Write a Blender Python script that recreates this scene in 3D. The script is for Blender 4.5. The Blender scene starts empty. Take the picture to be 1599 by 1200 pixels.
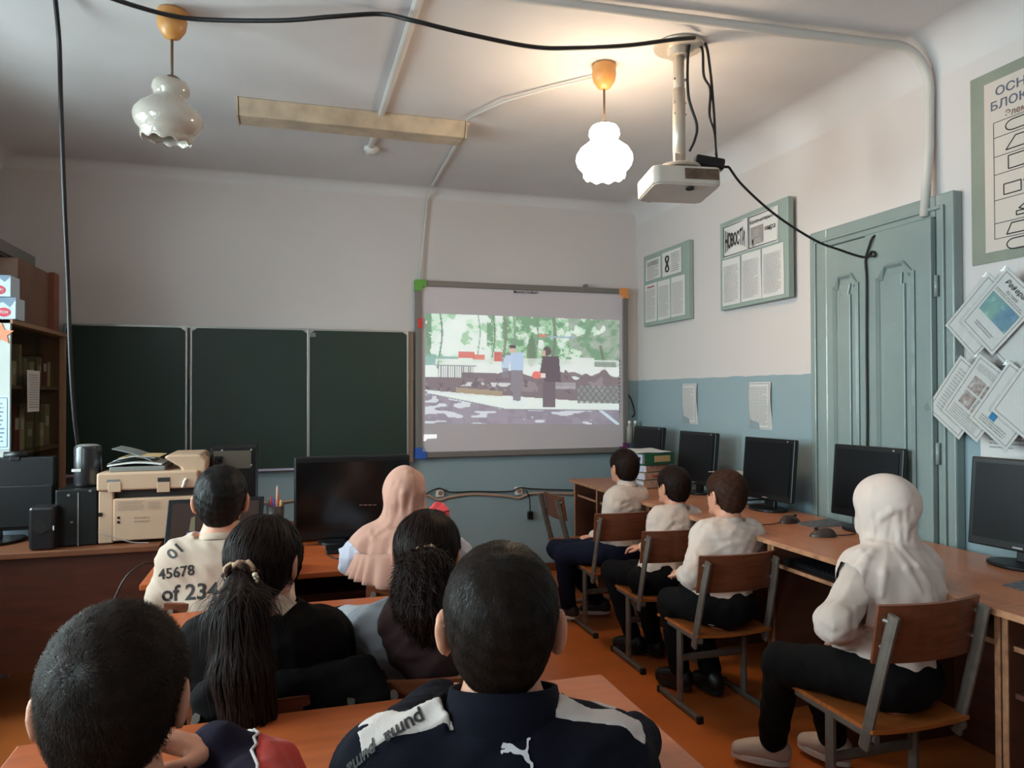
import bpy, math, random
import numpy as np
from mathutils import Matrix, Vector

random.seed(7)
RNG = np.random.default_rng(7)
scene = bpy.context.scene
COL = scene.collection

# ------------------------------------------------------------------ camera
FPX, EYE = 1145.0, 1.35                      # focal length in pixels of the 1599 x 1200 frame, eye height
_yaw, _pit, _rol = math.radians(16.8), math.radians(.75), math.radians(.15)
FW = np.array([math.sin(_yaw)*math.cos(_pit), math.cos(_yaw)*math.cos(_pit), math.sin(_pit)])
_r0 = np.array([math.cos(_yaw), -math.sin(_yaw), 0.0])
_u0 = np.cross(_r0, FW)
RT = _r0*math.cos(_rol) - _u0*math.sin(_rol)
UP = _u0*math.cos(_rol) + _r0*math.sin(_rol)
CAM = np.array([0.0, 0.0, EYE])
cam_data = bpy.data.cameras.new('camera')
cam_data.sensor_width = 36.0
cam_data.lens = FPX/1599*36
cam_data.clip_start = .05
cam = bpy.data.objects.new('camera', cam_data)
COL.objects.link(cam)
cam.matrix_world = Matrix(((RT[0], UP[0], -FW[0], CAM[0]), (RT[1], UP[1], -FW[1], CAM[1]),
                           (RT[2], UP[2], -FW[2], CAM[2]), (0, 0, 0, 1)))
scene.camera = cam

def ray(px, py): return FW + RT*(px-799.5)/FPX - UP*(py-600)/FPX
def on_y(px, py, Y): d = ray(px, py); return CAM + d*Y/d[1]
def on_x(px, py, X): d = ray(px, py); return CAM + d*X/d[0]
def on_z(px, py, Z): d = ray(px, py); return CAM + d*(Z-EYE)/d[2]

# ------------------------------------------------------------------ world, daylight, exposure
scene.view_settings.view_transform = 'Standard'
scene.view_settings.look = 'None'
scene.view_settings.gamma = 1
scene.view_settings.use_curve_mapping = False
scene.view_settings.exposure = -.1
world = bpy.data.worlds.new('world'); scene.world = world
world.use_nodes = True
world.node_tree.nodes['Background'].inputs[0].default_value = (.62, .78, 1.0, 1)
world.node_tree.nodes['Background'].inputs[1].default_value = .9

ROOM_L, ROOM_R, ROOM_B, ROOM_F, ROOM_H = -1.74, 2.64, 5.3, -1.7, 2.85
WINDOWS = [(-1.15, .15), (.75, 2.05), (2.55, 3.75)]          # y ranges of the openings in the left wall
WIN_Z = (.92, 2.42)
for k, (y0, y1) in enumerate(WINDOWS):
    ld = bpy.data.lights.new('window_daylight', 'AREA')
    ld.shape = 'RECTANGLE'; ld.size = 1.9; ld.size_y = y1-y0+.3
    ld.energy = (210, 320, 380)[k]; ld.color = (.93, .965, 1.0)
    lo = bpy.data.objects.new('window_daylight', ld); COL.objects.link(lo)
    lo.location = (ROOM_L-.75, (y0+y1)/2, sum(WIN_Z)/2+.22)     # skylight comes in from above, outside the opening
    lo.rotation_euler = (0, math.radians(-68), 0)

# ------------------------------------------------------------------ materials
def lin(c):
    return tuple(((x/255)/12.92 if x/255 <= .04045 else ((x/255+.055)/1.055)**2.4) for x in c)

MATS = {}
def mat(name, rgb, rough=.6, metal=0.0, var=0.0, vscale=6.0, bump=0.0, bscale=60.0, coat=0.0,
        stretch=None, emit=None, estr=0.0, spec=.5, sheen=0.0, sss=0.0, trans=0.0, rgb2=None):
    if name in MATS: return MATS[name]
    m = bpy.data.materials.new(name); m.use_nodes = True
    nt = m.node_tree; b = nt.nodes['Principled BSDF']
    c = lin(rgb)
    b.inputs['Base Color'].default_value = (*c, 1)
    b.inputs['Roughness'].default_value = rough
    b.inputs['Metallic'].default_value = metal
    b.inputs['Specular IOR Level'].default_value = spec
    b.inputs['Coat Weight'].default_value = coat
    b.inputs['Sheen Weight'].default_value = sheen
    b.inputs['Transmission Weight'].default_value = trans
    if sss:
        b.inputs['Subsurface Weight'].default_value = sss
        b.inputs['Subsurface Radius'].default_value = (.02, .008, .005)
        b.inputs['Subsurface Scale'].default_value = .3
    if emit:
        b.inputs['Emission Color'].default_value = (*lin(emit), 1)
        b.inputs['Emission Strength'].default_value = estr
    if var or bump:
        tc = nt.nodes.new('ShaderNodeTexCoord'); mp = nt.nodes.new('ShaderNodeMapping')
        nt.links.new(tc.outputs['Object'], mp.inputs[0])
        if stretch: mp.inputs['Scale'].default_value = stretch
    if var:
        n = nt.nodes.new('ShaderNodeTexNoise'); n.inputs['Scale'].default_value = vscale; n.inputs['Detail'].default_value = 5
        nt.links.new(mp.outputs[0], n.inputs['Vector'])
        r = nt.nodes.new('ShaderNodeMix'); r.data_type = 'RGBA'
        c2 = lin(rgb2) if rgb2 else tuple(x*(1-var) for x in c)
        r.inputs['A'].default_value = (*(min(1, x*(1+var*.4)) for x in c), 1); r.inputs['B'].default_value = (*c2, 1)
        mr = nt.nodes.new('ShaderNodeMapRange'); mr.inputs[1].default_value = .33; mr.inputs[2].default_value = .68
        nt.links.new(n.outputs[0], mr.inputs[0]); nt.links.new(mr.outputs[0], r.inputs['Factor'])
        nt.links.new(r.outputs['Result'], b.inputs['Base Color'])
    if bump:
        n2 = nt.nodes.new('ShaderNodeTexNoise'); n2.inputs['Scale'].default_value = bscale; n2.inputs['Detail'].default_value = 4
        nt.links.new(mp.outputs[0], n2.inputs['Vector'])
        bp = nt.nodes.new('ShaderNodeBump'); bp.inputs['Strength'].default_value = bump; bp.inputs['Distance'].default_value = .01
        nt.links.new(n2.outputs[0], bp.inputs['Height']); nt.links.new(bp.outputs[0], b.inputs['Normal'])
    MATS[name] = m
    return m

def two_tone_wall(name, top, low, z0):
    """painted wall: whitewash above, oil-paint dado below, with a hand-cut uneven edge"""
    m = mat(name, top, .85, bump=.12, bscale=9)
    nt = m.node_tree; b = nt.nodes['Principled BSDF']
    g = nt.nodes.new('ShaderNodeNewGeometry'); s = nt.nodes.new('ShaderNodeSeparateXYZ')
    nt.links.new(g.outputs['Position'], s.inputs[0])
    n = nt.nodes.new('ShaderNodeTexNoise'); n.inputs['Scale'].default_value = 9
    nt.links.new(g.outputs['Position'], n.inputs['Vector'])
    a = nt.nodes.new('ShaderNodeMath'); a.operation = 'MULTIPLY_ADD'; a.inputs[1].default_value = .018; 
    nt.links.new(n.outputs[0], a.inputs[0]); nt.links.new(s.outputs['Z'], a.inputs[2])
    t = nt.nodes.new('ShaderNodeMath'); t.operation = 'GREATER_THAN'; t.inputs[1].default_value = z0+.009
    nt.links.new(a.outputs[0], t.inputs[0])
    n3 = nt.nodes.new('ShaderNodeTexNoise'); n3.inputs['Scale'].default_value = 1.3; n3.inputs['Detail'].default_value = 6
    nt.links.new(g.outputs['Position'], n3.inputs['Vector'])
    def shade(c, k):
        x = nt.nodes.new('ShaderNodeMix'); x.data_type = 'RGBA'
        x.inputs['A'].default_value = (*lin(c), 1); x.inputs['B'].default_value = (*(v*k for v in lin(c)), 1)
        nt.links.new(n3.outputs[0], x.inputs['Factor']); return x
    x1, x2 = shade(low, .82), shade(top, .88)
    mx = nt.nodes.new('ShaderNodeMix'); mx.data_type = 'RGBA'
    nt.links.new(t.outputs[0], mx.inputs['Factor'])
    nt.links.new(x1.outputs['Result'], mx.inputs['A']); nt.links.new(x2.outputs['Result'], mx.inputs['B'])
    nt.links.new(mx.outputs['Result'], b.inputs['Base Color'])
    r = nt.nodes.new('ShaderNodeMapRange'); r.inputs[3].default_value = .38; r.inputs[4].default_value = .9
    nt.links.new(t.outputs[0], r.inputs[0]); nt.links.new(r.outputs[0], b.inputs['Roughness'])
    return m

def thin_glass(name, tint=(225, 235, 235), gloss=.12, rough=.03):
    m = bpy.data.materials.new(name); m.use_nodes = True; nt = m.node_tree
    for n in list(nt.nodes):
        if n.type == 'BSDF_PRINCIPLED': nt.nodes.remove(n)
    out = [n for n in nt.nodes if n.type == 'OUTPUT_MATERIAL'][0]
    t = nt.nodes.new('ShaderNodeBsdfTransparent'); t.inputs[0].default_value = (*lin(tint), 1)
    g = nt.nodes.new('ShaderNodeBsdfGlossy'); g.inputs['Roughness'].default_value = rough
    mx = nt.nodes.new('ShaderNodeMixShader'); mx.inputs[0].default_value = gloss
    nt.links.new(t.outputs[0], mx.inputs[1]); nt.links.new(g.outputs[0], mx.inputs[2]); nt.links.new(mx.outputs[0], out.inputs[0])
    return m

WHITEWASH = mat('whitewash', (212, 208, 208), .9, var=.08, vscale=1.6, bump=.1, bscale=8)
WALLPAINT = two_tone_wall('two_tone_wall_paint', (214, 206, 204), (150, 170, 177), 1.452)
FLOORPAINT = mat('orange_floor_paint', (196, 106, 50), .34, var=.22, vscale=2.2, bump=.06, bscale=14, coat=.1)
TEAL = mat('teal_oil_paint', (138, 151, 149), .26, var=.08, vscale=3, bump=.25, bscale=22, coat=.25)
LAMINATE = mat('beech_laminate', (172, 84, 40), .42, var=.16, vscale=5, stretch=(1, 9, 1), coat=.12)
LAMINATE_Y = mat('pink_beech_laminate', (186, 122, 90), .36, var=.14, vscale=5, stretch=(9, 1, 1), coat=.12)
LAMEDGE = mat('worn_laminate_edge', (186, 132, 98), .5, var=.35, vscale=30)
DARKWOOD = mat('dark_red_brown_veneer', (74, 34, 20), .42, var=.3, vscale=4, stretch=(1, 1, 7))
PANELWOOD = mat('brown_panel', (96, 56, 40), .5, var=.2, vscale=4, stretch=(1, 1, 6))
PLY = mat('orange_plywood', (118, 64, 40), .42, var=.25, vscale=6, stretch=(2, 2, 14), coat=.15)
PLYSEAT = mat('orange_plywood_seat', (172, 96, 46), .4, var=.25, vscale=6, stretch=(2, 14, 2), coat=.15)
STEEL = mat('grey_enamel_tube', (112, 102, 94), .45, metal=.25, var=.2, vscale=25)
RUBBER = mat('black_rubber', (24, 22, 22), .8)
BLACKPL = mat('black_plastic', (16, 16, 18), .38, spec=.4)
SCREEN = mat('dark_screen', (15, 15, 18), .38, spec=.22)
GREYPL = mat('grey_plastic', (120, 118, 114), .5)
BEIGEPL = mat('beige_plastic', (190, 158, 132), .5, var=.05, vscale=3)
WHITEPL = mat('white_plastic', (222, 220, 214), .4)
PAPER = mat('paper', (214, 210, 208), .8)
PAPER_B = mat('bluish_paper', (196, 214, 230), .7)
PRINT = mat('grey_print', (160, 154, 152), .8)
INK = mat('black_ink', (42, 38, 38), .7)
ALU = mat('aluminium', (176, 176, 174), .35, metal=.7)
CHALK = mat('green_chalkboard', (33, 52, 44), .5, var=.2, vscale=1.2)
CABLE = mat('black_cable', (22, 20, 20), .5)
WCABLE = mat('white_cable', (208, 200, 192), .6)
SKIN = mat('skin', (214, 150, 122), .5, sss=.12, var=.08, vscale=18)
HAIR = mat('black_hair', (22, 16, 14), .5, var=.3, vscale=70, spec=.25)
HAIRB = mat('dark_brown_hair', (34, 21, 17), .55, var=.35, vscale=60, spec=.12)

# ------------------------------------------------------------------ mesh helpers
class MB:
    """collects shapes in world space; build() links them as one mesh object"""
    def __init__(s): s.v, s.f = [], []
    def add(s, V, F):
        o = len(s.v); s.v += [tuple(map(float, p)) for p in V]; s.f += [tuple(i+o for i in q) for q in F]; return s
    def box(s, c, d, R=None):
        h = np.array(d)/2; c = np.array(c, float)
        V = [np.array([x, y, z])*h for x in (-1, 1) for y in (-1, 1) for z in (-1, 1)]
        if R is not None: V = [R @ p for p in V]
        return s.add([c+p for p in V], [(0, 1, 3, 2), (4, 6, 7, 5), (0, 4, 5, 1), (2, 3, 7, 6), (0, 2, 6, 4), (1, 5, 7, 3)])
    def span(s, a, b): 
        a, b = np.array(a, float), np.array(b, float); return s.box((a+b)/2, np.abs(b-a))
    def tube(s, pts, r, n=8, close=True):
        P = [np.array(p, float) for p in pts]; m = len(P)
        rr = r if hasattr(r, '__len__') else [r]*m
        t0 = P[1]-P[0]; ref = np.array([0, 0, 1.]) if abs(t0[2]) < .9*np.linalg.norm(t0) else np.array([1., 0, 0])
        V = []; prev = None
        for i in range(m):
            t = P[min(i+1, m-1)]-P[max(i-1, 0)]; t = t/(np.linalg.norm(t)+1e-12)
            u = np.cross(t, ref) if prev is None else prev-t*(prev@t)
            u /= np.linalg.norm(u)+1e-12; w = np.cross(t, u); prev = u
            for k in range(n):
                a = 2*math.pi*k/n; V.append(P[i]+rr[i]*(math.cos(a)*u+math.sin(a)*w))
        F = [(i*n+k, i*n+(k+1) % n, (i+1)*n+(k+1) % n, (i+1)*n+k) for i in range(m-1) for k in range(n)]
        if close: F += [tuple(range(n))[::-1], tuple(range((m-1)*n, m*n))]
        return s.add(V, F)
    def cyl(s, a, b, r0, r1=None, n=16): return s.tube([a, b], [r0, r0 if r1 is None else r1], n)
    def flat(s, pts, wid, thk, wdir):
        """flat-oval bar along pts: wid along wdir, thk across"""
        P = [np.array(p, float) for p in pts]; m = len(P); w = np.array(wdir, float); V = []
        for i in range(m):
            t = P[min(i+1, m-1)]-P[max(i-1, 0)]; t /= np.linalg.norm(t)
            u = w-t*(w@t); u /= np.linalg.norm(u); q = np.cross(t, u)
            for k in range(8):
                a = 2*math.pi*(k+.5)/8; V.append(P[i]+u*wid/2*np.clip(1.25*math.cos(a), -1, 1)+q*thk/2*np.clip(1.25*math.sin(a), -1, 1))
        F = [(i*8+k, i*8+(k+1) % 8, (i+1)*8+(k+1) % 8, (i+1)*8+k) for i in range(m-1) for k in range(8)]
        return s.add(V, F+[tuple(range(8))[::-1], tuple(range((m-1)*8, m*8))])
    def lathe(s, prof, c, n=32, R=None, mod=None, cap=False):
        c = np.array(c, float); V = []
        for i, (r, z) in enumerate(prof):
            for k in range(n):
                a = 2*math.pi*k/n; dr, dz = mod(i, a) if mod else (1, 0)
                p = np.array([r*dr*math.cos(a), r*dr*math.sin(a), z+dz]); V.append(c+(R @ p if R is not None else p))
        F = [(i*n+k, i*n+(k+1) % n, (i+1)*n+(k+1) % n, (i+1)*n+k) for i in range(len(prof)-1) for k in range(n)]
        if cap: F += [tuple(range(n))[::-1], tuple(range((len(prof)-1)*n, len(prof)*n))]
        return s.add(V, F)
    def quad(s, a, b, c, d): return s.add([a, b, c, d], [(0, 1, 2, 3)])
    def slab(s, poly, nrm):
        """extrude a planar polygon by vector nrm"""
        P = [np.array(p, float) for p in poly]; n = len(P); d = np.array(nrm, float)
        return s.add(P+[p+d for p in P], [tuple(range(n))[::-1], tuple(range(n, 2*n))]+[(i, (i+1) % n, n+(i+1) % n, n+i) for i in range(n)])
    def grid(s, fn, nu, nv):
        V = [fn(i/nu, j/nv) for i in range(nu+1) for j in range(nv+1)]
        return s.add(V, [(i*(nv+1)+j, (i+1)*(nv+1)+j, (i+1)*(nv+1)+j+1, i*(nv+1)+j+1) for i in range(nu) for j in range(nv)])
    def build(s, name, m, parent=None, smooth=False, bevel=0, solid=0, kind=None):
        return link_mesh(name, np.array(s.v, np.float32), s.f, m, parent, smooth, bevel, solid, kind)

def rotz(a): c, s = math.cos(a), math.sin(a); return np.array([[c, -s, 0], [s, c, 0], [0, 0, 1.]])
def rotx(a): c, s = math.cos(a), math.sin(a); return np.array([[1, 0, 0], [0, c, -s], [0, s, c]])
def roty(a): c, s = math.cos(a), math.sin(a); return np.array([[c, 0, s], [0, 1, 0], [-s, 0, c]])

ROOTM = {}
def to_local(parent, V):
    r = parent
    while r is not None and r.parent is not None: r = r.parent
    if r is None or r.name not in ROOTM: return V
    M = np.array(ROOTM[r.name].inverted()); return (V @ M[:3, :3].T + M[:3, 3]).astype(np.float32)

def link_mesh(name, V, F, m, parent=None, smooth=False, bevel=0, solid=0, kind=None):
    me = bpy.data.meshes.new(name)
    if parent is not None: V = to_local(parent, V)
    if isinstance(F, np.ndarray):
        k = F.shape[1]; me.vertices.add(len(V)); me.vertices.foreach_set('co', np.ascontiguousarray(V, np.float32).ravel())
        me.loops.add(F.size); me.loops.foreach_set('vertex_index', np.ascontiguousarray(F, np.int32).ravel())
        me.polygons.add(len(F)); me.polygons.foreach_set('loop_start', np.arange(0, F.size, k, dtype=np.int32))
        me.polygons.foreach_set('loop_total', np.full(len(F), k, np.int32)); me.update(calc_edges=True)
    else:
        me.from_pydata([tuple(p) for p in V.tolist()], [], F); me.update()
    me.materials.append(m)
    if smooth: me.polygons.foreach_set('use_smooth', np.ones(len(me.polygons), bool))
    o = bpy.data.objects.new(name, me); COL.objects.link(o)
    if parent is not None: o.parent = parent
    if bevel:
        b = o.modifiers.new('bevel', 'BEVEL'); b.width = bevel; b.segments = 2; b.limit_method = 'ANGLE'; b.angle_limit = .6
    if solid:
        q = o.modifiers.new('solidify', 'SOLIDIFY'); q.thickness = solid; q.offset = 0
    if kind: o['kind'] = kind
    return o

def thing(name, label, cat, loc=(0, 0, 0), rz=0, group=None):
    o = bpy.data.objects.new(name, None); COL.objects.link(o); o.empty_display_size = .05
    o.location = tuple(map(float, loc)); o.rotation_euler = (0, 0, rz)
    ROOTM[o.name] = Matrix.Translation(Vector(o.location)) @ Matrix.Rotation(rz, 4, 'Z')
    o['label'] = label; o['category'] = cat
    if group: o['group'] = group
    return o
def tag(o, label, cat, group=None):
    o['label'] = label; o['category'] = cat
    if group: o['group'] = group
    return o
def struct(o): o['kind'] = 'structure'; return o
def dup(root, loc, rz, label, group=None):
    r = root.copy(); COL.objects.link(r); r.location = tuple(map(float, loc)); r.rotation_euler = (0, 0, rz); r['label'] = label
    ROOTM[r.name] = Matrix.Translation(Vector(r.location)) @ Matrix.Rotation(rz, 4, 'Z')
    if group: r['group'] = group
    for ch in list(root.children):
        c = ch.copy(); COL.objects.link(c); c.parent = r
        for g in list(ch.children):
            d = g.copy(); COL.objects.link(d); d.parent = c
    return r

def text_geo(body, size=1.0, bold=0.0, shear=0.0):
    """flat lettering -> (verts centred in XY, faces)"""
    cu = bpy.data.curves.new('t', 'FONT'); cu.body = body; cu.size = size; cu.align_x = 'CENTER'; cu.align_y = 'CENTER'
    cu.offset = bold; cu.shear = shear; cu.resolution_u = 3
    o = bpy.data.objects.new('t', cu); COL.objects.link(o)
    dg = bpy.context.evaluated_depsgraph_get(); me = bpy.data.meshes.new_from_object(o.evaluated_get(dg))
    V = np.array([v.co[:] for v in me.vertices]) if len(me.vertices) else np.zeros((0, 3)); F = [tuple(p.vertices) for p in me.polygons]
    bpy.data.objects.remove(o); bpy.data.curves.remove(cu); bpy.data.meshes.remove(me)
    return V, F
def text_on(body, c, right, up, height, m, parent, name='lettering', width=None, lift=.0012, bold=.01, warp=None, shear=0):
    V, F = text_geo(body, 1.0, bold, shear); 
    if len(V) == 0: return None
    mn, mx = V.min(0), V.max(0); V = V-(mn+mx)/2
    sy = height/(mx[1]-mn[1]); sx = sy if width is None else width/(mx[0]-mn[0])
    V = V*np.array([sx, sy, 1])
    if warp: V = np.array([warp(p) for p in V])
    right, up = np.array(right, float), np.array(up, float); n = np.cross(right, up)
    W = np.array(c)+V[:, :1]*right+V[:, 1:2]*up+n*lift
    return link_mesh(name, W.astype(np.float32), F, m, parent)
def print_lines(mb, c, right, up, w, h, rows, lift=.0009, ragged=.35, rng=random):
    """rows of grey printed text as flat strips on a page centred at c"""
    c, right, up = np.array(c), np.array(right, float), np.array(up, float); n = np.cross(right, up)*lift
    for i in range(rows):
        y = h/2-(i+.5)*h/rows; x = -w/2; x1 = w/2*(1-ragged*rng.random()*(2 if i % 6 == 5 else .4))
        while x < x1:
            l = min(x1-x, w*(.06+.16*rng.random())); t = h/rows*.36
            a = c+right*x+up*(y-t/2)+n; mb.quad(a, a+right*l, a+right*l+up*t, a+up*t); x += l+w*.025
# ------------------------------------------------------------------ the room
L, R, B, F_, Hh = ROOM_L, ROOM_R, ROOM_B, ROOM_F, ROOM_H
struct(MB().span((L-.3, F_-.2, -.1), (R+.2, B+.2, 0)).build('floor', FLOORPAINT))
struct(MB().span((L-.3, F_-.2, Hh), (R+.2, B+.2, Hh+.12)).build('ceiling', WHITEWASH))
struct(MB().span((L-.3, B, 0), (R+.2, B+.2, Hh)).build('wall_back', WALLPAINT))
struct(MB().span((R, F_, 0), (R+.2, B, Hh)).build('wall_right', WALLPAINT))
struct(MB().span((L-.3, F_-.2, 0), (R+.2, F_, Hh)).build('wall_front', WALLPAINT))
w = MB(); z0, z1 = WIN_Z
w.span((L-.3, F_, 0), (L, B, z0)); w.span((L-.3, F_, z1), (L, B, Hh))
ys = [F_]+[y for a in WINDOWS for y in a]+[B]
for i in range(0, len(ys), 2): w.span((L-.3, ys[i], z0), (L, ys[i+1], z1))
struct(w.build('wall_left', WALLPAINT))
GLASS = thin_glass('window_glass')
FRAMEP = mat('white_frame_paint', (206, 204, 198), .4)
for k, (y0, y1) in enumerate(WINDOWS):
    f = MB(); x0, x1 = L-.16, L-.10
    for a, b in (((x0, y0, z0), (x1, y0+.06, z1)), ((x0, y1-.06, z0), (x1, y1, z1)), ((x0, y0, z0), (x1, y1, z0+.06)), ((x0, y0, z1-.06), (x1, y1, z1)),
                 ((x0, (y0+y1)/2-.04, z0), (x1, (y0+y1)/2+.04, z1)), ((x0, y0, 1.95), (x1, y1, 2.0))): f.span(a, b)
    fo = struct(f.build('window_%d' % (k+1), FRAMEP, bevel=.004))
    for a, b in ((y0+.06, (y0+y1)/2-.04), ((y0+y1)/2+.04, y1-.06)):
        for c, d in ((z0+.06, 1.95), (2.0, z1-.06)):
            MB().span((L-.135, a, c), (L-.129, b, d)).build('pane', GLASS, fo)
    MB().span((L-.12, y0, z0-.03), (L+.14, y1, z0)).build('window_sill', FRAMEP, fo, bevel=.005)
# coved corner between walls and ceiling
def cove(name, p0, p1, inw, r=.13):
    p0, p1, inw = map(lambda q: np.array(q, float), (p0, p1, inw)); m = MB(); n = 16
    pr = [inw*(r-r*math.sin(t*math.pi/2/n))+np.array([0, 0, -(r-r*math.cos(t*math.pi/2/n))]) for t in range(n+1)]
    k = n+1; m.add([p0+q for q in pr]+[p1+q for q in pr], [(i, i+1, k+i+1, k+i) for i in range(n)])
    return struct(m.build(name, WHITEWASH, smooth=True))
cove('trim_1', (L, B, Hh), (R, B, Hh), (0, -1, 0), .07)
cove('trim_2', (R, B, Hh), (R, F_, Hh), (-1, 0, 0), .16)
cove('trim_3', (L, F_, Hh), (L, B, Hh), (1, 0, 0), .11)
BASE = mat('brown_skirting_paint', (112, 62, 34), .4, var=.2)
struct(MB().span((L, B-.025, 0), (R, B, .06)).build('baseboard_back', BASE, bevel=.006))
struct(MB().span((R-.025, F_, 0), (R, B-.03, .06)).build('baseboard_right', BASE, bevel=.006))

# ------------------------------------------------------------------ disused double door in the right wall
RX = R
def RW(px, py, off=0.0): return on_x(px, py, RX-off)
yA, yB = RW(1277, 470)[1], RW(1505, 470)[1]              # far and near side of the frame
ztop = 2.18
yl, ym, yr = RW(1304, 470)[1], RW(1371, 470)[1], RW(1476, 470)[1]
zt = RW(1371, 368)[2]
d = MB(); 
d.span((RX-.05, yA, 0), (RX, yl, ztop)); d.span((RX-.05, yr, 0), (RX, yB, ztop)); d.span((RX-.05, yl, zt), (RX, yr, ztop))
door = struct(d.build('door_1', TEAL, bevel=.008))
m = MB(); m.span((RX-.062, yA-.055, 0), (RX-.05, yA-.04, ztop-.05)); m.span((RX-.062, yB+.04, 0), (RX-.05, yB+.055, ztop-.05)); m.span((RX-.062, yA-.04, ztop-.065), (RX-.05, yB+.055, ztop-.05))
m.build('frame_moulding', TEAL, door, bevel=.004)
def leaf(a, b, x, pa, pb):
    """one leaf between y=a (far) and y=b (near), face at x; panel between pa and pb with a shouldered top"""
    lf = MB(); zp0, zp1 = .25, zt-.16
    lf.span((x, a, .01), (x+.03, b, zt-.005))
    o = lf.build('leaf', TEAL, door, bevel=.004)
    def outline(g):
        s = (pa-pb)*.28
        return [(pa-g, zp0+g), (pb+g, zp0+g), (pb+g, zp1-.05-g), (pb+g+s*.25, zp1-.05-g), (pb+s, zp1-g), (pa-s, zp1-g), (pa-g-s*.25, zp1-.05-g), (pa-g, zp1-.05-g)]
    o1, o2 = outline(0), outline(.022); n = len(o1); q = MB()
    V = [(x-.006, y, z) for y, z in o1]+[(x-.016, (y1+y2)/2, (za+zb)/2) for (y1, za), (y2, zb) in zip(o1, o2)]+[(x-.002, y, z) for y, z in o2]
    q.add(V, [(r*n+i, r*n+(i+1) % n, (r+1)*n+(i+1) % n, (r+1)*n+i) for r in range(2) for i in range(n)])
    q.build('panel_moulding', TEAL, o)
    MB().slab([(x-.001, y, z) for y, z in outline(.05)], (-.01, 0, 0)).build('panel', TEAL, o, bevel=.004)
leaf(yl, ym, RX-.052, yl-.05, ym+.06)
leaf(ym, yr, RX-.075, ym-.07, yr+.08)
h = MB()
for zz in (.55, 1.05, 1.75): h.cyl((RX-.06, yr-.012, zz), (RX-.06, yr-.012, zz+.09), .009)
h.build('hinge', TEAL, door, smooth=True)

# ------------------------------------------------------------------ conduits and cables under the ceiling
def trunk(name, label, a, b, wd, ht, m=WHITEPL):
    a, b = np.array(a, float), np.array(b, float)
    o = MB().flat([a, b], wd, ht, np.cross(b-a, (0, 0, 1.))).build(name, m)
    return tag(o, label, 'conduit')
CONDUIT = mat('painted_conduit', (206, 200, 194), .55)
trunk('cable_trunking', 'flat white cable trunking running along ceiling to the strip light', (.46, F_+.02, Hh-.012), (.46, 4.6, Hh-.012), .035, .022, CONDUIT)
trunk('cable_trunking', 'thin white cable trunking from strip light to the back wall', (.935, 3.92, Hh-.01), (.97, B-.11, Hh-.01), .018, .016, CONDUIT)
pipe = []
a = on_z(838, -2, Hh-.025); c = on_z(1385, 66, Hh-.025); yp = 2.47
pts = [(a[0]-.6, a[1]+.02, Hh-.03), (a[0], a[1], Hh-.03), (c[0]-.05, yp+.01, Hh-.035)]
for t in np.linspace(0, 1, 9): ang = t*math.pi/2; pts.append((R-.19+.165*math.sin(ang), yp, Hh-.2+.165*math.cos(ang)))
pts += [(R-.03, yp, 2.4), (R-.06, yp, zt+.01)]
tag(MB().tube(pts, .019, 10).build('conduit_pipe', CONDUIT, smooth=True), 'painted pipe crossing the ceiling and dropping to the teal door', 'pipe')
# wire down to the interactive board
wp = [(.97, B-.09, Hh-.03), on_y(668, 310, B-.02), on_y(660, 390, B-.02), on_y(655, 442, B-.03)]
tag(MB().tube(wp, .008, 6).build('wall_wire', WCABLE, smooth=True), 'beige wire running down the back wall to the green board corner', 'cable')
wl = [on_z(729, 186, Hh-.02), on_z(790, 158, Hh-.028), on_z(860, 138, Hh-.02), on_z(930, 121, Hh-.02)]
tag(MB().tube(wl, .006, 6).build('lamp_wire', WCABLE, smooth=True), 'thin white wire from strip light to the lit lamp', 'cable')

def smooth_pts(P, n=8):
    P = [np.array(p, float) for p in P]; P = [2*P[0]-P[1]]+P+[2*P[-1]-P[-2]]; out = []
    for i in range(1, len(P)-2):
        for t in np.linspace(0, 1, n, endpoint=False):
            out.append(.5*((2*P[i])+(-P[i-1]+P[i+1])*t+(2*P[i-1]-5*P[i]+4*P[i+1]-P[i+2])*t*t+(-P[i-1]+3*P[i]-3*P[i+1]+P[i+2])*t**3))
    return out+[P[-2]]
def wire(name, label, P, r=.007, m=CABLE, parent=None, cat='cable'):
    o = MB().tube(smooth_pts(P), r, 6).build(name, m, parent, smooth=True)
    return tag(o, label, cat) if label else o
cz = Hh-.02
cb = [on_z(150, -14, cz-.02), on_z(185, 1, cz-.03), on_z(265, 24, cz-.03), on_z(330, 31, cz-.03), on_z(440, 32, cz-.04), on_z(520, 26, cz-.03), on_z(595, 22, cz), on_z(640, 31, cz-.05),
      on_z(730, 53, cz-.08), on_z(830, 73, cz-.1), on_z(900, 75, cz-.1), on_z(980, 71, cz-.07), on_z(1050, 62, cz-.03), on_z(1085, 59, cz)]
wire('ceiling_cable', 'long black cable strung in loops along the ceiling to the projector', cb, .0085)
hang = [on_y(88, -12, 3.2), on_y(92, 60, 3.25), on_y(95, 160, 3.3), on_y(100, 300, 3.4), on_y(106, 440, 3.55), on_y(110, 560, 3.6), on_y(116, 650, 3.66), on_y(122, 700, 3.72), on_y(124, 740, 3.8)]
hang[0] = on_z(80, -60, Hh-.004)
wire('hanging_cable', 'long dark cable hanging from ceiling down beside the glass cabinet', hang, .0085)

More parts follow.
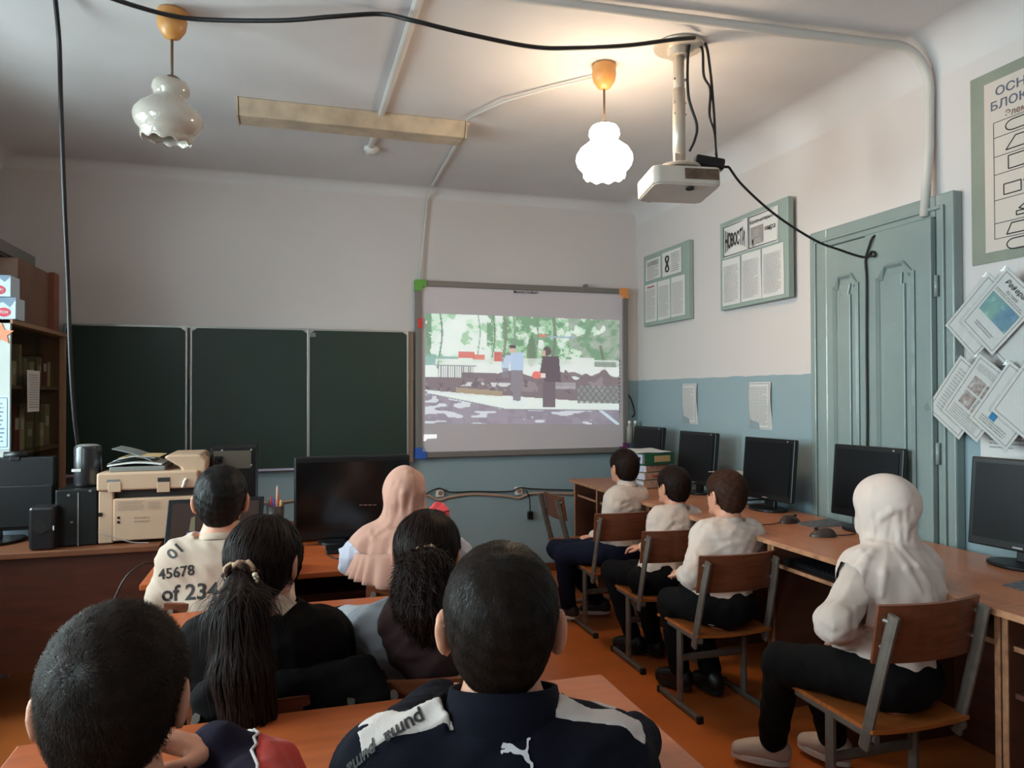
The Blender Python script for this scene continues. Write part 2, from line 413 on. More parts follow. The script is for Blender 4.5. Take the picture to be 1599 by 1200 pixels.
# ------------------------------------------------------------------ strip light, smoke detector
fa, fb = on_z(372, 153, Hh-.005), on_z(728, 189, Hh-.005)
fl = thing('strip_light', 'long dusty beige strip light fixture on the ceiling, switched off', 'ceiling light', ((fa[0]+fb[0])/2, fa[1], Hh))
fy = (fa[1]+fb[1])/2; DUSTY = mat('dusty_beige_metal', (192, 172, 148), .6, var=.25, vscale=9)
MB().slab([(fa[0], fy-.0, Hh-.001), (fa[0], fy+.2, Hh-.001), (fa[0], fy+.17, Hh-.085), (fa[0], fy+.03, Hh-.085)], (fb[0]-fa[0], 0, 0)).build('housing', DUSTY, fl, bevel=.004)
for x in (fa[0]-.006, fb[0]+.006):
    MB().slab([(x-.004, fy-.004, Hh-.001), (x-.004, fy+.204, Hh-.001), (x-.004, fy+.174, Hh-.089), (x-.004, fy+.026, Hh-.089)], (.008, 0, 0)).build('end_cap', DUSTY, fl)
sd = on_z(580, 232, Hh-.01)
t = thing('smoke_detector', 'small round white detector on ceiling beyond the strip light', 'detector', (sd[0], sd[1], Hh))
MB().lathe([(.0, -.001), (.045, -.001), (.047, -.016), (.04, -.026)], (sd[0], sd[1], Hh), 24).build('base', WHITEPL, t, smooth=True)
MB().lathe([(.04, -.024), (.03, -.036), (.012, -.042), (.0, -.043)], (sd[0], sd[1], Hh), 24).build('cover', WHITEPL, t, smooth=True)

# ------------------------------------------------------------------ pendant lamps
CUP = mat('orange_lamp_cup', (212, 150, 84), .35, var=.15, vscale=12)
ROD = mat('lamp_rod', (110, 88, 68), .5)
OPAL = mat('opal_glass', (206, 196, 184), .08, coat=.7, spec=.7, var=.12, vscale=9, trans=.12)
LIT = mat('lit_opal_glass', (255, 240, 215), .3, emit=(255, 228, 194), estr=34.0)
def pendant(x, y, zs, label, glass, tilt=None):
    """zs: height of the top of the shade"""
    t = thing('pendant_lamp', label, 'lamp', (x, y, Hh), group='opal glass pendant lamps')
    T = np.eye(3) if tilt is None else tilt
    MB().lathe([(.0, 0), (.052, -.002), (.056, -.012), (.053, -.03), (.056, -.04), (.05, -.075), (.03, -.105), (.012, -.113), (.0, -.114)], (x, y, Hh-.001), 28).build('ceiling_cup', CUP, t, smooth=True)
    MB().cyl((x, y, Hh-.11), (x, y, zs-.01), .0055, n=8).build('rod', ROD, t, smooth=True)
    MB().lathe([(.0, .012), (.02, .01), (.034, .0), (.034, -.012)], (x, y, zs), 24).build('shade_holder', ROD, t, smooth=True)
    pr = [(.036, .0), (.055, -.008), (.066, -.026), (.068, -.045), (.06, -.062), (.058, -.072), (.078, -.088), (.108, -.112), (.124, -.138), (.127, -.158), (.12, -.182), (.106, -.2), (.096, -.208), (.094, -.218), (.092, -.238)]
    n = len(pr)
    def md(i, a):
        k = max(0, (i-(n-4))/3); return 1+.03*k*math.cos(10*a), .006*k*math.cos(10*a)
    s = MB().lathe(pr, (x, y, zs), 60, R=T, mod=md).build('glass_shade', glass, t, smooth=True, solid=.004)
    return t
pendant(-.445, 3.105, on_y(262, 123, 3.105)[2], 'unlit pearly glass pendant lamp with ruffled rim, on the left', OPAL, rotx(.12) @ roty(.1))
pendant(1.366, 3.06, on_y(945, 196, 3.06)[2], 'glowing opal glass pendant lamp beside the projector, switched on', LIT)

# ------------------------------------------------------------------ projector on its ceiling mount
PX, PY = 1.60, 2.80
MOUNT = mat('mount_metal', (196, 184, 170), .35, metal=.35)
pm = thing('projector_mount', 'pale metal ceiling mount pole carrying the projector', 'mount', (PX, PY, Hh))
MB().lathe([(.0, -.001), (.105, -.001), (.108, -.006), (.105, -.014), (.05, -.02), (.045, -.05), (.0, -.052)], (PX, PY, Hh), 32).build('flange', MOUNT, pm, smooth=False)
zp = on_y(1066, 262, PY)[2]
MB().cyl((PX, PY, Hh-.03), (PX, PY, 2.56), .024, n=20).build('upper_pole', MOUNT, pm, smooth=True)
MB().cyl((PX, PY, 2.66), (PX, PY, zp), .027, n=20).build('lower_pole', MOUNT, pm, smooth=True)
for zz in (2.55, 2.6, 2.7): MB().cyl((PX-.03, PY-.006, zz), (PX+.03, PY-.006, zz), .006, n=8).build('bolt', MOUNT, pm)
MB().lathe([(.0, 0), (.085, 0), (.09, -.006), (.085, -.014), (.0, -.014)], (PX, PY, zp+.004), 28).build('tilt_plate', MOUNT, pm, smooth=False)
MB().box((PX-.03, PY-.04, zp+.02), (.03, .006, .05)).build('bracket', MOUNT, pm, bevel=.002)
PROJ = mat('projector_casing', (200, 190, 180), .4, var=.1)
pa = math.radians(-8)
pj = thing('projector', 'pale ceiling projector with dark rear panel hanging under the mount pole', 'projector', (PX, PY+.05, zp-.1), pa)
Rp = rotz(pa) @ rotx(math.radians(-5)); pc = np.array([PX+.01, PY+.03, zp-.062])
def pj_box(c, dsz): return [pc+Rp @ (np.array(c)+np.array([x, y, z])*np.array(dsz)/2) for x in (-1, 1) for y in (-1, 1) for z in (-1, 1)]
def rslab(cx, cy, z0_, z1_, w_, d_, r_, n=5):
    P = []
    for sx, sy, a0 in ((1, 1, 0), (-1, 1, 90), (-1, -1, 180), (1, -1, 270)):
        for k in range(n+1):
            a = math.radians(a0+90*k/n); P.append(pc+Rp @ np.array([cx+sx*(w_/2-r_)+r_*math.cos(a), cy+sy*(d_/2-r_)+r_*math.sin(a), z0_]))
    return MB().slab(P, Rp @ np.array([0, 0, z1_-z0_]))
rslab(0, 0, -.042, .036, .30, .235, .03).build('casing', PROJ, pj, bevel=.008)
rslab(0, 0, -.046, -.041, .285, .22, .028).build('base_plate', PROJ, pj)
MB().box(pc+Rp @ np.array([.06, -.1185, .0]), (.15, .006, .045), Rp).build('connector_panel', mat('dark_connector_panel', (96, 76, 62), .6, var=.4, vscale=40), pj)
MB().tube([pc+Rp @ np.array([-.08, .10, 0]), pc+Rp @ np.array([-.08, .15, 0])], .034, 20).build('lens', BLACKPL, pj, smooth=True)
MB().tube([pc+Rp @ np.array([.02, -.08, -.045]), pc+Rp @ np.array([.02, -.08, -.054])], .018, 16).build('foot', RUBBER, pj)
ad = thing('power_adapter', 'black box adapter with cables lying on top of the projector', 'adapter', on_y(1107, 256, PY-.03))
ac = on_y(1107, 255, PY-.03)
MB().box(ac, (.13, .05, .05), rotz(-.25) @ roty(.16)).build('block', BLACKPL, ad, bevel=.01)
MB().cyl(ac+np.array([.06, 0, -.01]), ac+np.array([.09, -.012, -.012]), .006, n=8).build('plug', BLACKPL, ad)
for nm, lab, P in (('projector_cable', 'black cable looping from ceiling hook down to the adapter', [(1085, 59), (1100, 66), (1109, 110), (1115, 180), (1117, 225), (1119, 246)]),
                   ('projector_cable', 'slack black cable bulging left of the adapter cable', [(1085, 59), (1096, 75), (1099, 118), (1109, 140), (1108, 180), (1115, 207), (1118, 242)]),
                   ('projector_cable', 'black cable running down right beside the mount pole', [(1085, 59), (1078, 66), (1074, 90), (1075, 150), (1088, 195), (1085, 218), (1077, 236)])):
    Q = [on_y(x, y, PY-.05) for x, y in P]
    Q[0] = np.array([Q[0][0], PY-.02, Hh-.012])
    wire(nm, lab, Q, .006)
sw = [ac+np.array([.09, -.012, -.012]), on_y(1160, 290, 2.79), on_y(1210, 335, 2.8), on_y(1270, 374, 2.82), on_x(1310, 390, R-.2), on_x(1350, 402, R-.09), on_x(1362, 393, R-.085), on_x(1366, 400, R-.085), on_x(1352, 404, R-.085), on_x(1353, 440, R-.085),
      on_x(1353, 540, R-.085), on_x(1354, 640, R-.085), on_x(1354, 710, R-.085), on_x(1356, 780, R-.085)]
wire('door_cable', 'black cable swagging from projector to the teal door and down', sw, .0055)
wire('cable_tail', 'short black cable end tied at top of the teal door', [on_x(1352, 401, R-.085), on_x(1356, 388, R-.085), on_x(1362, 372, R-.085), on_x(1371, 366, R-.06)], .0055)

# ------------------------------------------------------------------ interactive board with the projected film
BW = B-.02
wb = thing('interactive_board', 'large white interactive board with coloured corners showing a projected film', 'whiteboard', (1.7, BW, .88))
x0, x1, zb, ztb = .862, 2.535, .888, 2.17; yf = B-.05
FRG = mat('grey_board_frame', (118, 112, 108), .45)
MB().span((x0+.03, yf+.004, zb+.03), (x1-.03, B-.008, ztb-.03)).build('surface', mat('white_board_surface', (206, 198, 204), .5), wb)
fwid = .042
for nm, a, b in (('top_rail', (x0, yf-.012, ztb-fwid), (x1, B-.004, ztb)), ('bottom_rail', (x0, yf-.012, zb), (x1, B-.004, zb+fwid)),
                 ('left_rail', (x0, yf-.012, zb+fwid), (x0+fwid, B-.004, ztb-fwid)), ('right_rail', (x1-fwid, yf-.012, zb+fwid), (x1, B-.004, ztb-fwid))):
    MB().span(a, b).build(nm, FRG, wb, bevel=.005)
for nm, sx, sz, rgb in (('corner_cap', 0, 1, (96, 160, 60)), ('corner_cap', 1, 1, (232, 150, 84)), ('corner_cap', 0, 0, (44, 92, 178)), ('corner_cap', 1, 0, (104, 52, 96))):
    cx, czz = (x0, x1)[sx], (zb, ztb)[sz]; ux, uz = (1, -1)[sx], (1, -1)[sz]
    mc = mat('corner_%d%d' % (sx, sz), rgb, .5); q = MB()
    q.span((cx-ux*.004, yf-.018, czz-uz*.004), (cx+ux*.075, B-.003, czz+uz*.046)); q.span((cx-ux*.004, yf-.018, czz+uz*.046), (cx+ux*.046, B-.003, czz+uz*.075))
    o = q.build(nm, mc, wb); o['label'] = {(0, 1): 'green corner cap', (1, 1): 'orange corner cap', (0, 0): 'blue corner cap', (1, 0): 'purple corner cap'}[(sx, sz)]
text_on('Interactive OneBoard', on_y(821, 456.5, yf), (1, 0, 0), (0, 0, 1), .022, INK, wb, width=.19, lift=.004)
MB().box(on_y(804, 456, yf)+np.array([0, -.004, 0]), (.012, .001, .016)).build('logo', INK, wb)
g = MB()
for k in range(15): 
    p = on_y(967.5, 564+k*5.7, yf); g.box(p+np.array([0, 0.001, 0]), (.007, .004, .007 if k else .012))
g.build('side_icons', INK, wb)
MB().span((x1-.36, yf-.005, ztb-.002), (x1-.335, B-.01, ztb+.025)).build('hook', FRG, wb)
MB().box(on_y(656, 505, yf-.014), (.03, .015, .07)).build('red_clip', mat('red_clip', (214, 52, 44), .5), wb, bevel=.004)
pl = [on_y(662, 679, yf), on_y(682, 679, yf), on_y(682, 685, yf), on_y(667, 685.5, yf), on_y(665, 689, yf), on_y(661.5, 689, yf)]
MB().slab([p+np.array([0, -.0005, 0]) for p in pl][::-1], (0, -.001, 0)).build('cursor_box', mat('projected_white', (230, 230, 235), .6, emit=(255, 255, 255), estr=.6), wb)

def vnoise(x, y, s, seed):
    """smooth value noise on arrays"""
    rg = np.random.default_rng(seed); T = rg.random((64, 64)); x, y = x*s, y*s
    i, j = np.floor(x).astype(int), np.floor(y).astype(int); u, v = x-i, y-j; u, v = u*u*(3-2*u), v*v*(3-2*v)
    g_ = lambda a, b: T[a % 64, b % 64]
    return (g_(i, j)*(1-u)+g_(i+1, j)*u)*(1-v)+(g_(i, j+1)*(1-u)+g_(i+1, j+1)*u)*v
def film():
    W, Hn = 300, 168
    u, v = np.meshgrid(np.linspace(0, 1, W), np.linspace(0, 1, Hn)); a = u*1.75
    im = np.ones((Hn, W, 3))*np.array([232, 246, 240])
    def put(mask, c, op=1.0): im[mask] = im[mask]*(1-op)+np.array(c)*op
    nz = lambda s, k: .6*vnoise(a, v, s, k)+.3*vnoise(a, v, s*2.3, k+1)+.2*vnoise(a, v, s*5, k+2)
    n1, n2, n3 = nz(7, 1), nz(9, 5), nz(16, 9)
    put((n1 > .55-.16*(u > .3)) & (v < .46), (196, 232, 202), .85)
    put((n2 > .56-.14*(u > .32)+.05*(u < .3)) & (v < .44), (142, 192, 150), .8)
    put((n3 > .6) & (u > .3) & (v < .42), (96, 140, 104), .8)
    put((n3 < .42) & (v < .4), (240, 252, 246), .8)
    put((u > .72) & (n2 > .45) & (v < .42+.1*(u-.7)) & (n3 < .62), (140, 156, 140), .75)
    put((u < .03) & (n3 > .4) & (v < .4), (90, 130, 100), .8)
    for x, wd, b, c in ((.385, .007, .42, (116, 128, 104)), (.433, .005, .38, (120, 140, 112)), (.07, .004, .5, (92, 118, 108)), (.255, .003, .4, (120, 150, 130)), (.64, .008, .42, (104, 122, 98)), (.55, .004, .4, (112, 134, 108)), (.33, .003, .46, (90, 110, 92))):
        put((np.abs(u-x-.01*np.sin(v*9)) < wd) & (v < b), c, .85)
    put((np.abs(u-.90-.12*(v-.3)) < .006) & (v > .25) & (v < .53), (104, 100, 92), .85)
    put(((u-.525)/.022)**2+((v-.33)/.14)**2 < 1+.7*(n3-.5), (92, 116, 92), .8)
    put((v > .385) & (v < .53) & (n3 > .35), (236, 242, 240), .7)
    for x, y, ww, hh, c in ((.2, .37, .04, .03, (214, 92, 84)), (.26, .385, .03, .025, (222, 110, 96)), (.355, .38, .02, .045, (206, 84, 80)), (.585, .17, .02, .012, (226, 120, 96)), (.02, .42, .03, .05, (120, 170, 160)), (.1, .4, .06, .012, (130, 170, 160)), (.68, .18, .07, .01, (150, 176, 196)), (.8, .42, .06, .05, (232, 240, 236)), (.92, .43, .06, .025, (128, 140, 126))):
        put((np.abs(u-x) < ww) & (np.abs(v-y) < hh), c, .85)
    wav = .53+.025*np.sin(u*26)*(u > .35)+.05*(u < .18)+.03*np.sin(u*60)*(u > .7)
    put((v > wav) & (v < .73+.1*(u-.3)), (118, 104, 110)); put((v > wav+.05) & (v < .7) & (n2 > .58), (146, 132, 138), .8)
    put((v > wav+.05) & (v < .72) & (n3 < .36), (92, 82, 90), .8)
    put((u > .055) & (u < .24) & (v > .47) & (v < .58) & ((u*90 % 1) > .55), (96, 92, 100), .8)
    put((np.abs(v-.47) < .006) & (u > .05) & (u < .25), (140, 150, 156))
    put((u > .15) & (u < .38) & (np.abs(v-.695-.12*(u-.15)) < .025), (168, 148, 120), .9)
    put((u > .17) & (u < .42) & (np.abs(v-.64) < .018) & (n3 > .5), (222, 228, 232), .9)
    put((u > .64) & (u < .76) & (v > .6) & (v < .67) & ((v*75 % 1) > .5), (206, 208, 214), .8)
    fz = (u > .77) & (v > .63) & (v < .8); put(fz, (140, 156, 152), .6)
    put(fz & ((np.abs(((a*18+v*14) % 1)-.5) < .12) | (np.abs(((a*18-v*14) % 1)-.5) < .12)), (96, 92, 98), .8)
    put((u > .72) & (np.abs(v-.545-.02*np.sin(u*40)) < .02), (116, 102, 106), .9)
    pv = .72+.14*np.minimum(u/.4, 1)
    put(v > pv, (146, 138, 152)); put((v > pv) & (nz(12, 30) > .6), (130, 122, 138), .7)
    dp = .6*vnoise(a*6, v*30, 1, 41)+.5*vnoise(a*14, v*46, 1, 42)
    put((v > pv+.01) & (dp > .66) & (u < .85), (226, 234, 242), .85)
    put((np.abs(v-.7-.2*u) < .008) & (u < .25), (220, 226, 234), .9)
    put((v > .865) & (np.abs(u-.9-.75*(v-.87)) < .012), (206, 232, 248))
    # a walker in a pale blue shirt and one in black holding a red ball
    put((u > .376) & (u < .41) & (v > .39) & (v < .57) & (n3 > .45), (120, 124, 140), .8)
    put((np.abs(u-.452) < .033) & (v > .33) & (v < .5), (178, 204, 236)); put((np.abs(u-.405+.2*(v-.4)) < .018) & (v > .36) & (v < .48), (186, 208, 240))
    put((np.abs(u-.452) < .03-.01*(v > .7)) & (v >= .5) & (v < .79), (128, 122, 132)); put((np.abs(u-.43) < .016) & (v > .27) & (v < .34), (206, 178, 160))
    put((np.abs(u-.43) < .018) & (v > .268) & (v < .295), (70, 64, 72)); put((np.abs(u-.425) < .025) & (np.abs(v-.795) < .015), (224, 238, 246)); put((np.abs(u-.477) < .012) & (np.abs(v-.8) < .018), (224, 238, 246))
    put((np.abs(u-.628-.05*(v-.4)) < .045) & (v > .36) & (v < .6), (84, 72, 80)); put((np.abs(u-.585-.1*(.55-v)) < .018) & (v > .4) & (v < .53), (84, 72, 80))
    put((np.abs(u-.62) < .034) & (v >= .6) & (v < .84), (100, 88, 96)); put(((u-.608)/.022)**2+((v-.315)/.045)**2 < 1, (82, 72, 74)); put((np.abs(u-.592) < .008) & (np.abs(v-.335) < .025), (206, 170, 152))
    put(((u-.556)/.026)**2+((v-.54)/.035)**2 < 1, (238, 112, 104)); put((np.abs(u-.588) < .012) & (np.abs(v-.545) < .02), (240, 226, 216))
    im = im*.82+np.array([222, 214, 222])*.18
    return np.clip(im, 0, 255)/255
im = film(); Hn, W = im.shape[:2]
c4 = [on_y(664.5, 489.5, yf+.003), on_y(967.5, 500.5, yf+.003), on_y(966.5, 663.5, yf+.003), on_y(663.5, 661.5, yf+.003)]
uu, vv = np.meshgrid(np.linspace(0, 1, W), np.linspace(0, 1, Hn)); uu, vv = uu.ravel()[:, None], vv.ravel()[:, None]
V = (c4[0]*(1-uu)+c4[1]*uu)*(1-vv)+(c4[3]*(1-uu)+c4[2]*uu)*vv; V[:, 1] = yf+.0025
ii = np.arange(W*Hn).reshape(Hn, W)
Q = np.stack([ii[:-1, :-1], ii[1:, :-1], ii[1:, 1:], ii[:-1, 1:]], -1).reshape(-1, 4)
FM = bpy.data.materials.new('projected_film'); FM.use_nodes = True; nt = FM.node_tree; bs = nt.nodes['Principled BSDF']
at = nt.nodes.new('ShaderNodeVertexColor'); at.layer_name = 'film'
nt.links.new(at.outputs[0], bs.inputs['Base Color']); nt.links.new(at.outputs[0], bs.inputs['Emission Color'])
bs.inputs['Emission Strength'].default_value = .5; bs.inputs['Roughness'].default_value = .6
fo = link_mesh('projected_picture', V.astype(np.float32), Q.astype(np.int32), FM, wb)
ca = fo.data.color_attributes.new('film', 'FLOAT_COLOR', 'POINT')
s = im.reshape(-1, 3); l3 = np.where(s <= .04045, s/12.92, ((s+.055)/1.055)**2.4)
ca.data.foreach_set('color', np.concatenate([l3, np.ones((len(l3), 1))], 1).astype(np.float32).ravel())
fo['label'] = 'projected film of two people walking in a park'

# ------------------------------------------------------------------ green chalkboard
cb = thing('chalkboard', 'long dark green folding chalkboard with aluminium rails', 'chalkboard', (-.27, B, .84))
zc0, zc1 = .845, 1.79; edges = [(-1.36, -.665), (-.622, .108), (.128, .80)]
for a, b in edges: MB().span((a, B-.055, zc0), (b, B-.03, zc1)).build('panel', CHALK, cb)
for xr, wd in ((-.658, .012), (-.629, .012), (.118, .018), (.803, .012), (-1.366, .012)):
    MB().span((xr-wd/2, B-.062, zc0-.005), (xr+wd/2, B-.02, zc1+.008)).build('rail', ALU, cb, bevel=.002)
MB().span((-1.37, B-.06, zc1), (.81, B-.025, zc1+.012)).build('top_rail', ALU, cb)
MB().span((-1.37, B-.075, zc0-.014), (.81, B-.02, zc0)).build('chalk_ledge', mat('pale_ledge', (176, 170, 190), .5), cb)
for a, b in edges:
    for x, sg in ((a, 1), (b, -1)): MB().slab([(x, B-.057, zc1), (x+sg*.03, B-.057, zc1), (x, B-.057, zc1-.022)], (0, -.003, 0)).build('corner_plate', ALU, cb)
MB().box((.36-.22, B-.0575, zc1-.03), (.05, .003, .03)).build('sticker', mat('grey_sticker', (120, 124, 120), .6), cb)
MB().span((.812, B-.03, .86), (.846, B-.006, 1.80)).build('side_batten', mat('batten', (176, 156, 138), .7), cb)

# ------------------------------------------------------------------ notice boards, sheets and poster on the right wall
TEALB = mat('pale_teal_board', (148, 163, 156), .6, var=.06)
RV, UV_ = np.array([0, -1., 0]), np.array([0, 0, 1.])
def board(name, label, yfar, ynear, zbm, ztp, thick=.035, m=TEALB, lean=0.0):
    t = thing(name, label, 'notice board', (R, (yfar+ynear)/2, zbm))
    MB().slab([(R-.004, yfar, zbm), (R-.004, yfar, ztp), (R-.004-lean, ynear, ztp), (R-.004-lean, ynear, zbm)], (-thick, 0, 0)).build('backing', m, t, bevel=.003)
    W_, H_ = yfar-ynear, ztp-zbm
    def P(u, v, l=.002): return np.array([R-.004-thick-lean*u-l, yfar-u*W_, ztp-v*H_])
    return t, P, W_, H_
def sheet(t, P, u0, v0, u1, v1, rows=0, lift=.002, m=None, title=None, border=False, wob=.006):
    j = lambda: random.uniform(-wob, wob)
    q = [P(u0+j(), v1+j(), lift), P(u1+j(), v1+j(), lift), P(u1+j(), v0+j(), lift+.003*random.random()), P(u0+j(), v0+j(), lift)]
    o = MB().slab(q, (-.0012, 0, 0)).build('sheet', m or PAPER, t)
    c = P((u0+u1)/2, (v0+v1)/2, lift+.0045); w_ = np.linalg.norm(P(u1, v0)-P(u0, v0)); h_ = np.linalg.norm(P(u0, v1)-P(u0, v0))
    if rows:
        g = MB(); print_lines(g, c-UV_*h_*.04, RV, UV_, w_*.8, h_*.8, rows); g.build('printed_text', PRINT, o)
    if border:
        g = MB()
        for a, b in (((-.47, -.45), (.47, -.45)), ((-.47, .45), (.47, .45)), ((-.47, -.45), (-.47, .45)), ((.47, -.45), (.47, .45))):
            g.tube([c+RV*w_*a[0]+UV_*h_*a[1], c+RV*w_*b[0]+UV_*h_*b[1]], .0022, 4)
        g.build('printed_border', INK, o)
    return o, c, w_, h_
t, P, W_, H_ = board('notice_board', 'smaller pale teal notice board beside the corner, with a looped clip picture', 5.10, 4.43, 1.86, 2.40)
o, c, w_, h_ = sheet(t, P, .07, .08, .41, .37, rows=12)
text_on('ПАПИРУС', c+UV_*h_*.3, RV, UV_, .04, PRINT, o, width=w_*.8, lift=.001)
o, c, w_, h_ = sheet(t, P, .45, .06, .86, .38, rows=0); g = MB()
cc = c-RV*w_*.22
for k in range(26):
    a0, a1 = 2*math.pi*k/26, 2*math.pi*(k+1)/26
    f8 = lambda q: cc+UV_*.055*math.cos(q)+RV*.028*math.sin(q)*math.cos(q)*1.6
    g.tube([f8(a0), f8(a1)], .006, 5)
g.build('clip_drawing', INK, o); g = MB(); print_lines(g, c+RV*w_*.2, RV, UV_, w_*.42, h_*.8, 9); g.build('printed_text', PRINT, o)
for k in range(3):
    o, c, w_, h_ = sheet(t, P, .045+.3*k, .42, .325+.3*k, .945, rows=20)
    if k == 0: MB().box(c+UV_*h_*.42, (.001, w_*.6, .009)).build('red_heading', mat('red_ink', (150, 70, 64), .7), o)
t, P, W_, H_ = board('notice_board', 'larger pale teal notice board headed НОВОСТИ, hung near the door', 4.05, 3.36, 1.87, 2.42, thick=.035, lean=.02)
o, c, w_, h_ = sheet(t, P, .07, .05, .45, .42, border=True)
text_on('НОВОСТИ', c, RV, UV_, h_*.55, INK, o, width=w_*.8, bold=.03, warp=lambda p: (p[0], p[1]*(.72+1.1*(p[0]/(w_*.8))**2*2), 0))
o, c, w_, h_ = sheet(t, P, .47, .05, .88, .42, border=True)
text_on('Компьютерного', c+UV_*h_*.27, RV, UV_, h_*.13, INK, o, width=w_*.86, bold=.02)
text_on('мира', c+RV*w_*.24-UV_*h_*.05, RV, UV_, h_*.16, INK, o, width=w_*.34, bold=.02)
g = MB(); pc2 = c-RV*w_*.2-UV_*h_*.12
g.box(pc2, (.001, w_*.42, h_*.5)); pcb = g.build('printed_picture', mat('grey_picture', (150, 142, 138), .8), o)
g = MB(); g.box(pc2+RV*.0+UV_*.01, (.003, .05, .045)); g.box(pc2-UV_*.035, (.003, .085, .03)); g.box(pc2-UV_*.03-RV*.04, (.003, .02, .06)); g.build('computer_drawing', PRINT, pcb)
for k in range(3): sheet(t, P, .045+.305*k, .44, .335+.305*k, .955, rows=24)

def wall_sheet(px0, py0, px1, py1, label):
    a, b = on_x(px0, py0, R-.004), on_x(px1, py1, R-.004); t = thing('wall_sheet', label, 'paper sheet', (R, (a[1]+b[1])/2, b[2]))
    wv = lambda u: .006*math.sin(u*5)
    g = MB().grid(lambda u, v: (R-.004-wv(v)-.003*u, a[1]+(b[1]-a[1])*u, a[2]+(b[2]-a[2])*v), 4, 8)
    o = g.build('page', PAPER, t, solid=.0008)
    c = (a+b)/2; c[0] = R-.014; g = MB(); print_lines(g, c, RV, UV_, abs(a[1]-b[1])*.8, abs(a[2]-b[2])*.82, 26); g.build('printed_text', PRINT, t)
    q = MB(); W2, H2 = abs(a[1]-b[1])*.45, abs(a[2]-b[2])*.47
    for s1, s2 in ((((-1, -1)), (1, -1)), ((1, -1), (1, 1)), ((1, 1), (-1, 1)), ((-1, 1), (-1, -1))): q.tube([c+RV*W2*s1[0]+UV_*H2*s1[1], c+RV*W2*s2[0]+UV_*H2*s2[1]], .0016, 4)
    q.build('printed_border', PRINT, t)
wall_sheet(1066, 600, 1089, 663, 'printed sheet taped to the teal wall, farther from the door')
wall_sheet(1170, 597.5, 1205, 672, 'printed sheet taped to the teal wall, nearer the door')

# big flow-chart poster
ya, yb_, za, zb_ = 2.29, 1.35, 1.86, 2.612
t = thing('flowchart_poster', 'large flow-chart wall poster on a green mat at the right edge', 'poster', (R, 1.8, za))
MB().slab([(R-.003, ya, za), (R-.003, ya, zb_), (R-.003, yb_, zb_), (R-.003, yb_, za)], (-.004, 0, 0)).build('mat_board', mat('green_mat', (138, 142, 128), .7, var=.1), t)
ys0 = on_x(1537, 145, R-.008)[1]; zs1, zs0 = zb_-.045, 1.90
MB().slab([(R-.0075, ys0, zs0), (R-.0075, ys0, zs1), (R-.0075, yb_+.05, zs1), (R-.0075, yb_+.05, zs0)], (-.002, 0, 0)).build('print_sheet', mat('poster_paper', (206, 192, 182), .45), t)
yc = (ys0+yb_+.05)/2; XP = R-.0105; BLUEG = mat('poster_blue_grey', (96, 98, 112), .7)
def ctext(s, y, z, h_, w_, m_, sh=0.0): text_on(s, (XP, y, z), RV, UV_, h_, m_, t, width=w_, lift=.0006, bold=.012, shear=sh)
ctext('ОСНОВНЫЕ', ys0-.05-.165, zs1-.045, .036, .33, BLUEG); ctext('БЛОК-СХЕМЫ', ys0-.03-.185, zs1-.098, .036, .37, BLUEG)
ctext('Элементы и связи', ys0-.24, zs1-.145, .026, .30, mat('poster_brown', (120, 84, 66), .7))
g = MB(); LN = lambda y1, z1_, y2, z2_, r=.0022: g.tube([(XP, y1, z1_), (XP, y2, z2_)], r, 4)
zr = [zs1-.165, zs1-.225, zs1-.30, zs1-.37, zs1-.47, zs1-.56, zs1-.62]
for z in zr: LN(ys0-.04, z, yb_+.08, z, .0012)
LN(ys0-.04, zr[0], ys0-.04, zr[-1], .0012); LN(yb_+.08, zr[0], yb_+.08, zr[-1], .0012); LN(ys0-.42, zr[0], ys0-.42, zr[-1], .0012)
def poly(Q): 
    for i in range(len(Q)): LN(*Q[i], *Q[(i+1) % len(Q)])
yo = ys0-.09
def oval(z, h_): 
    Q = [(yo-.03+.03*math.cos(math.radians(q))*1.0, z+h_/2*math.sin(math.radians(q))) for q in range(90, 271, 20)]
    Q = [(yo-.03-.03*math.cos(math.radians(q)), z+h_/2*math.sin(math.radians(q))) for q in range(-90, 91, 20)]
    Q = [(yo-.03+.03*math.cos(math.radians(q)), z+h_/2*math.sin(math.radians(q))) for q in range(-90, 91, 20)]
    return Q+[(yo-.22-.03*math.cos(math.radians(q)), z-h_/2*-math.sin(math.radians(q))) for q in range(90, -91, -20)]
poly(oval(zs1-.195, .04)); poly([(yo, zs1-.285), (yo-.24, zs1-.285), (yo-.28, zs1-.24), (yo-.04, zs1-.24)])
poly([(yo-.01, zs1-.36), (yo-.25, zs1-.36), (yo-.25, zs1-.31), (yo-.01, zs1-.31)])
poly([(yo-.07, zs1-.42), (yo-.14, zs1-.38), (yo-.21, zs1-.42), (yo-.14, zs1-.46)]); poly([(yo+.01, zs1-.455), (yo-.06, zs1-.455), (yo-.06, zs1-.415), (yo+.01, zs1-.415)])
poly([(yo-.05, zs1-.52), (yo-.12, zs1-.48), (yo-.19, zs1-.52), (yo-.12, zs1-.55)]); poly([(yo-.04, zs1-.545), (yo-.12, zs1-.545), (yo-.12, zs1-.53), (yo-.04, zs1-.53)])
poly([(yo, zs1-.61), (yo-.2, zs1-.61), (yo-.24, zs1-.57), (yo-.02, zs1-.57)]); poly(oval(zs1-.65, .04))
g.build('flowchart_lines', INK, t)

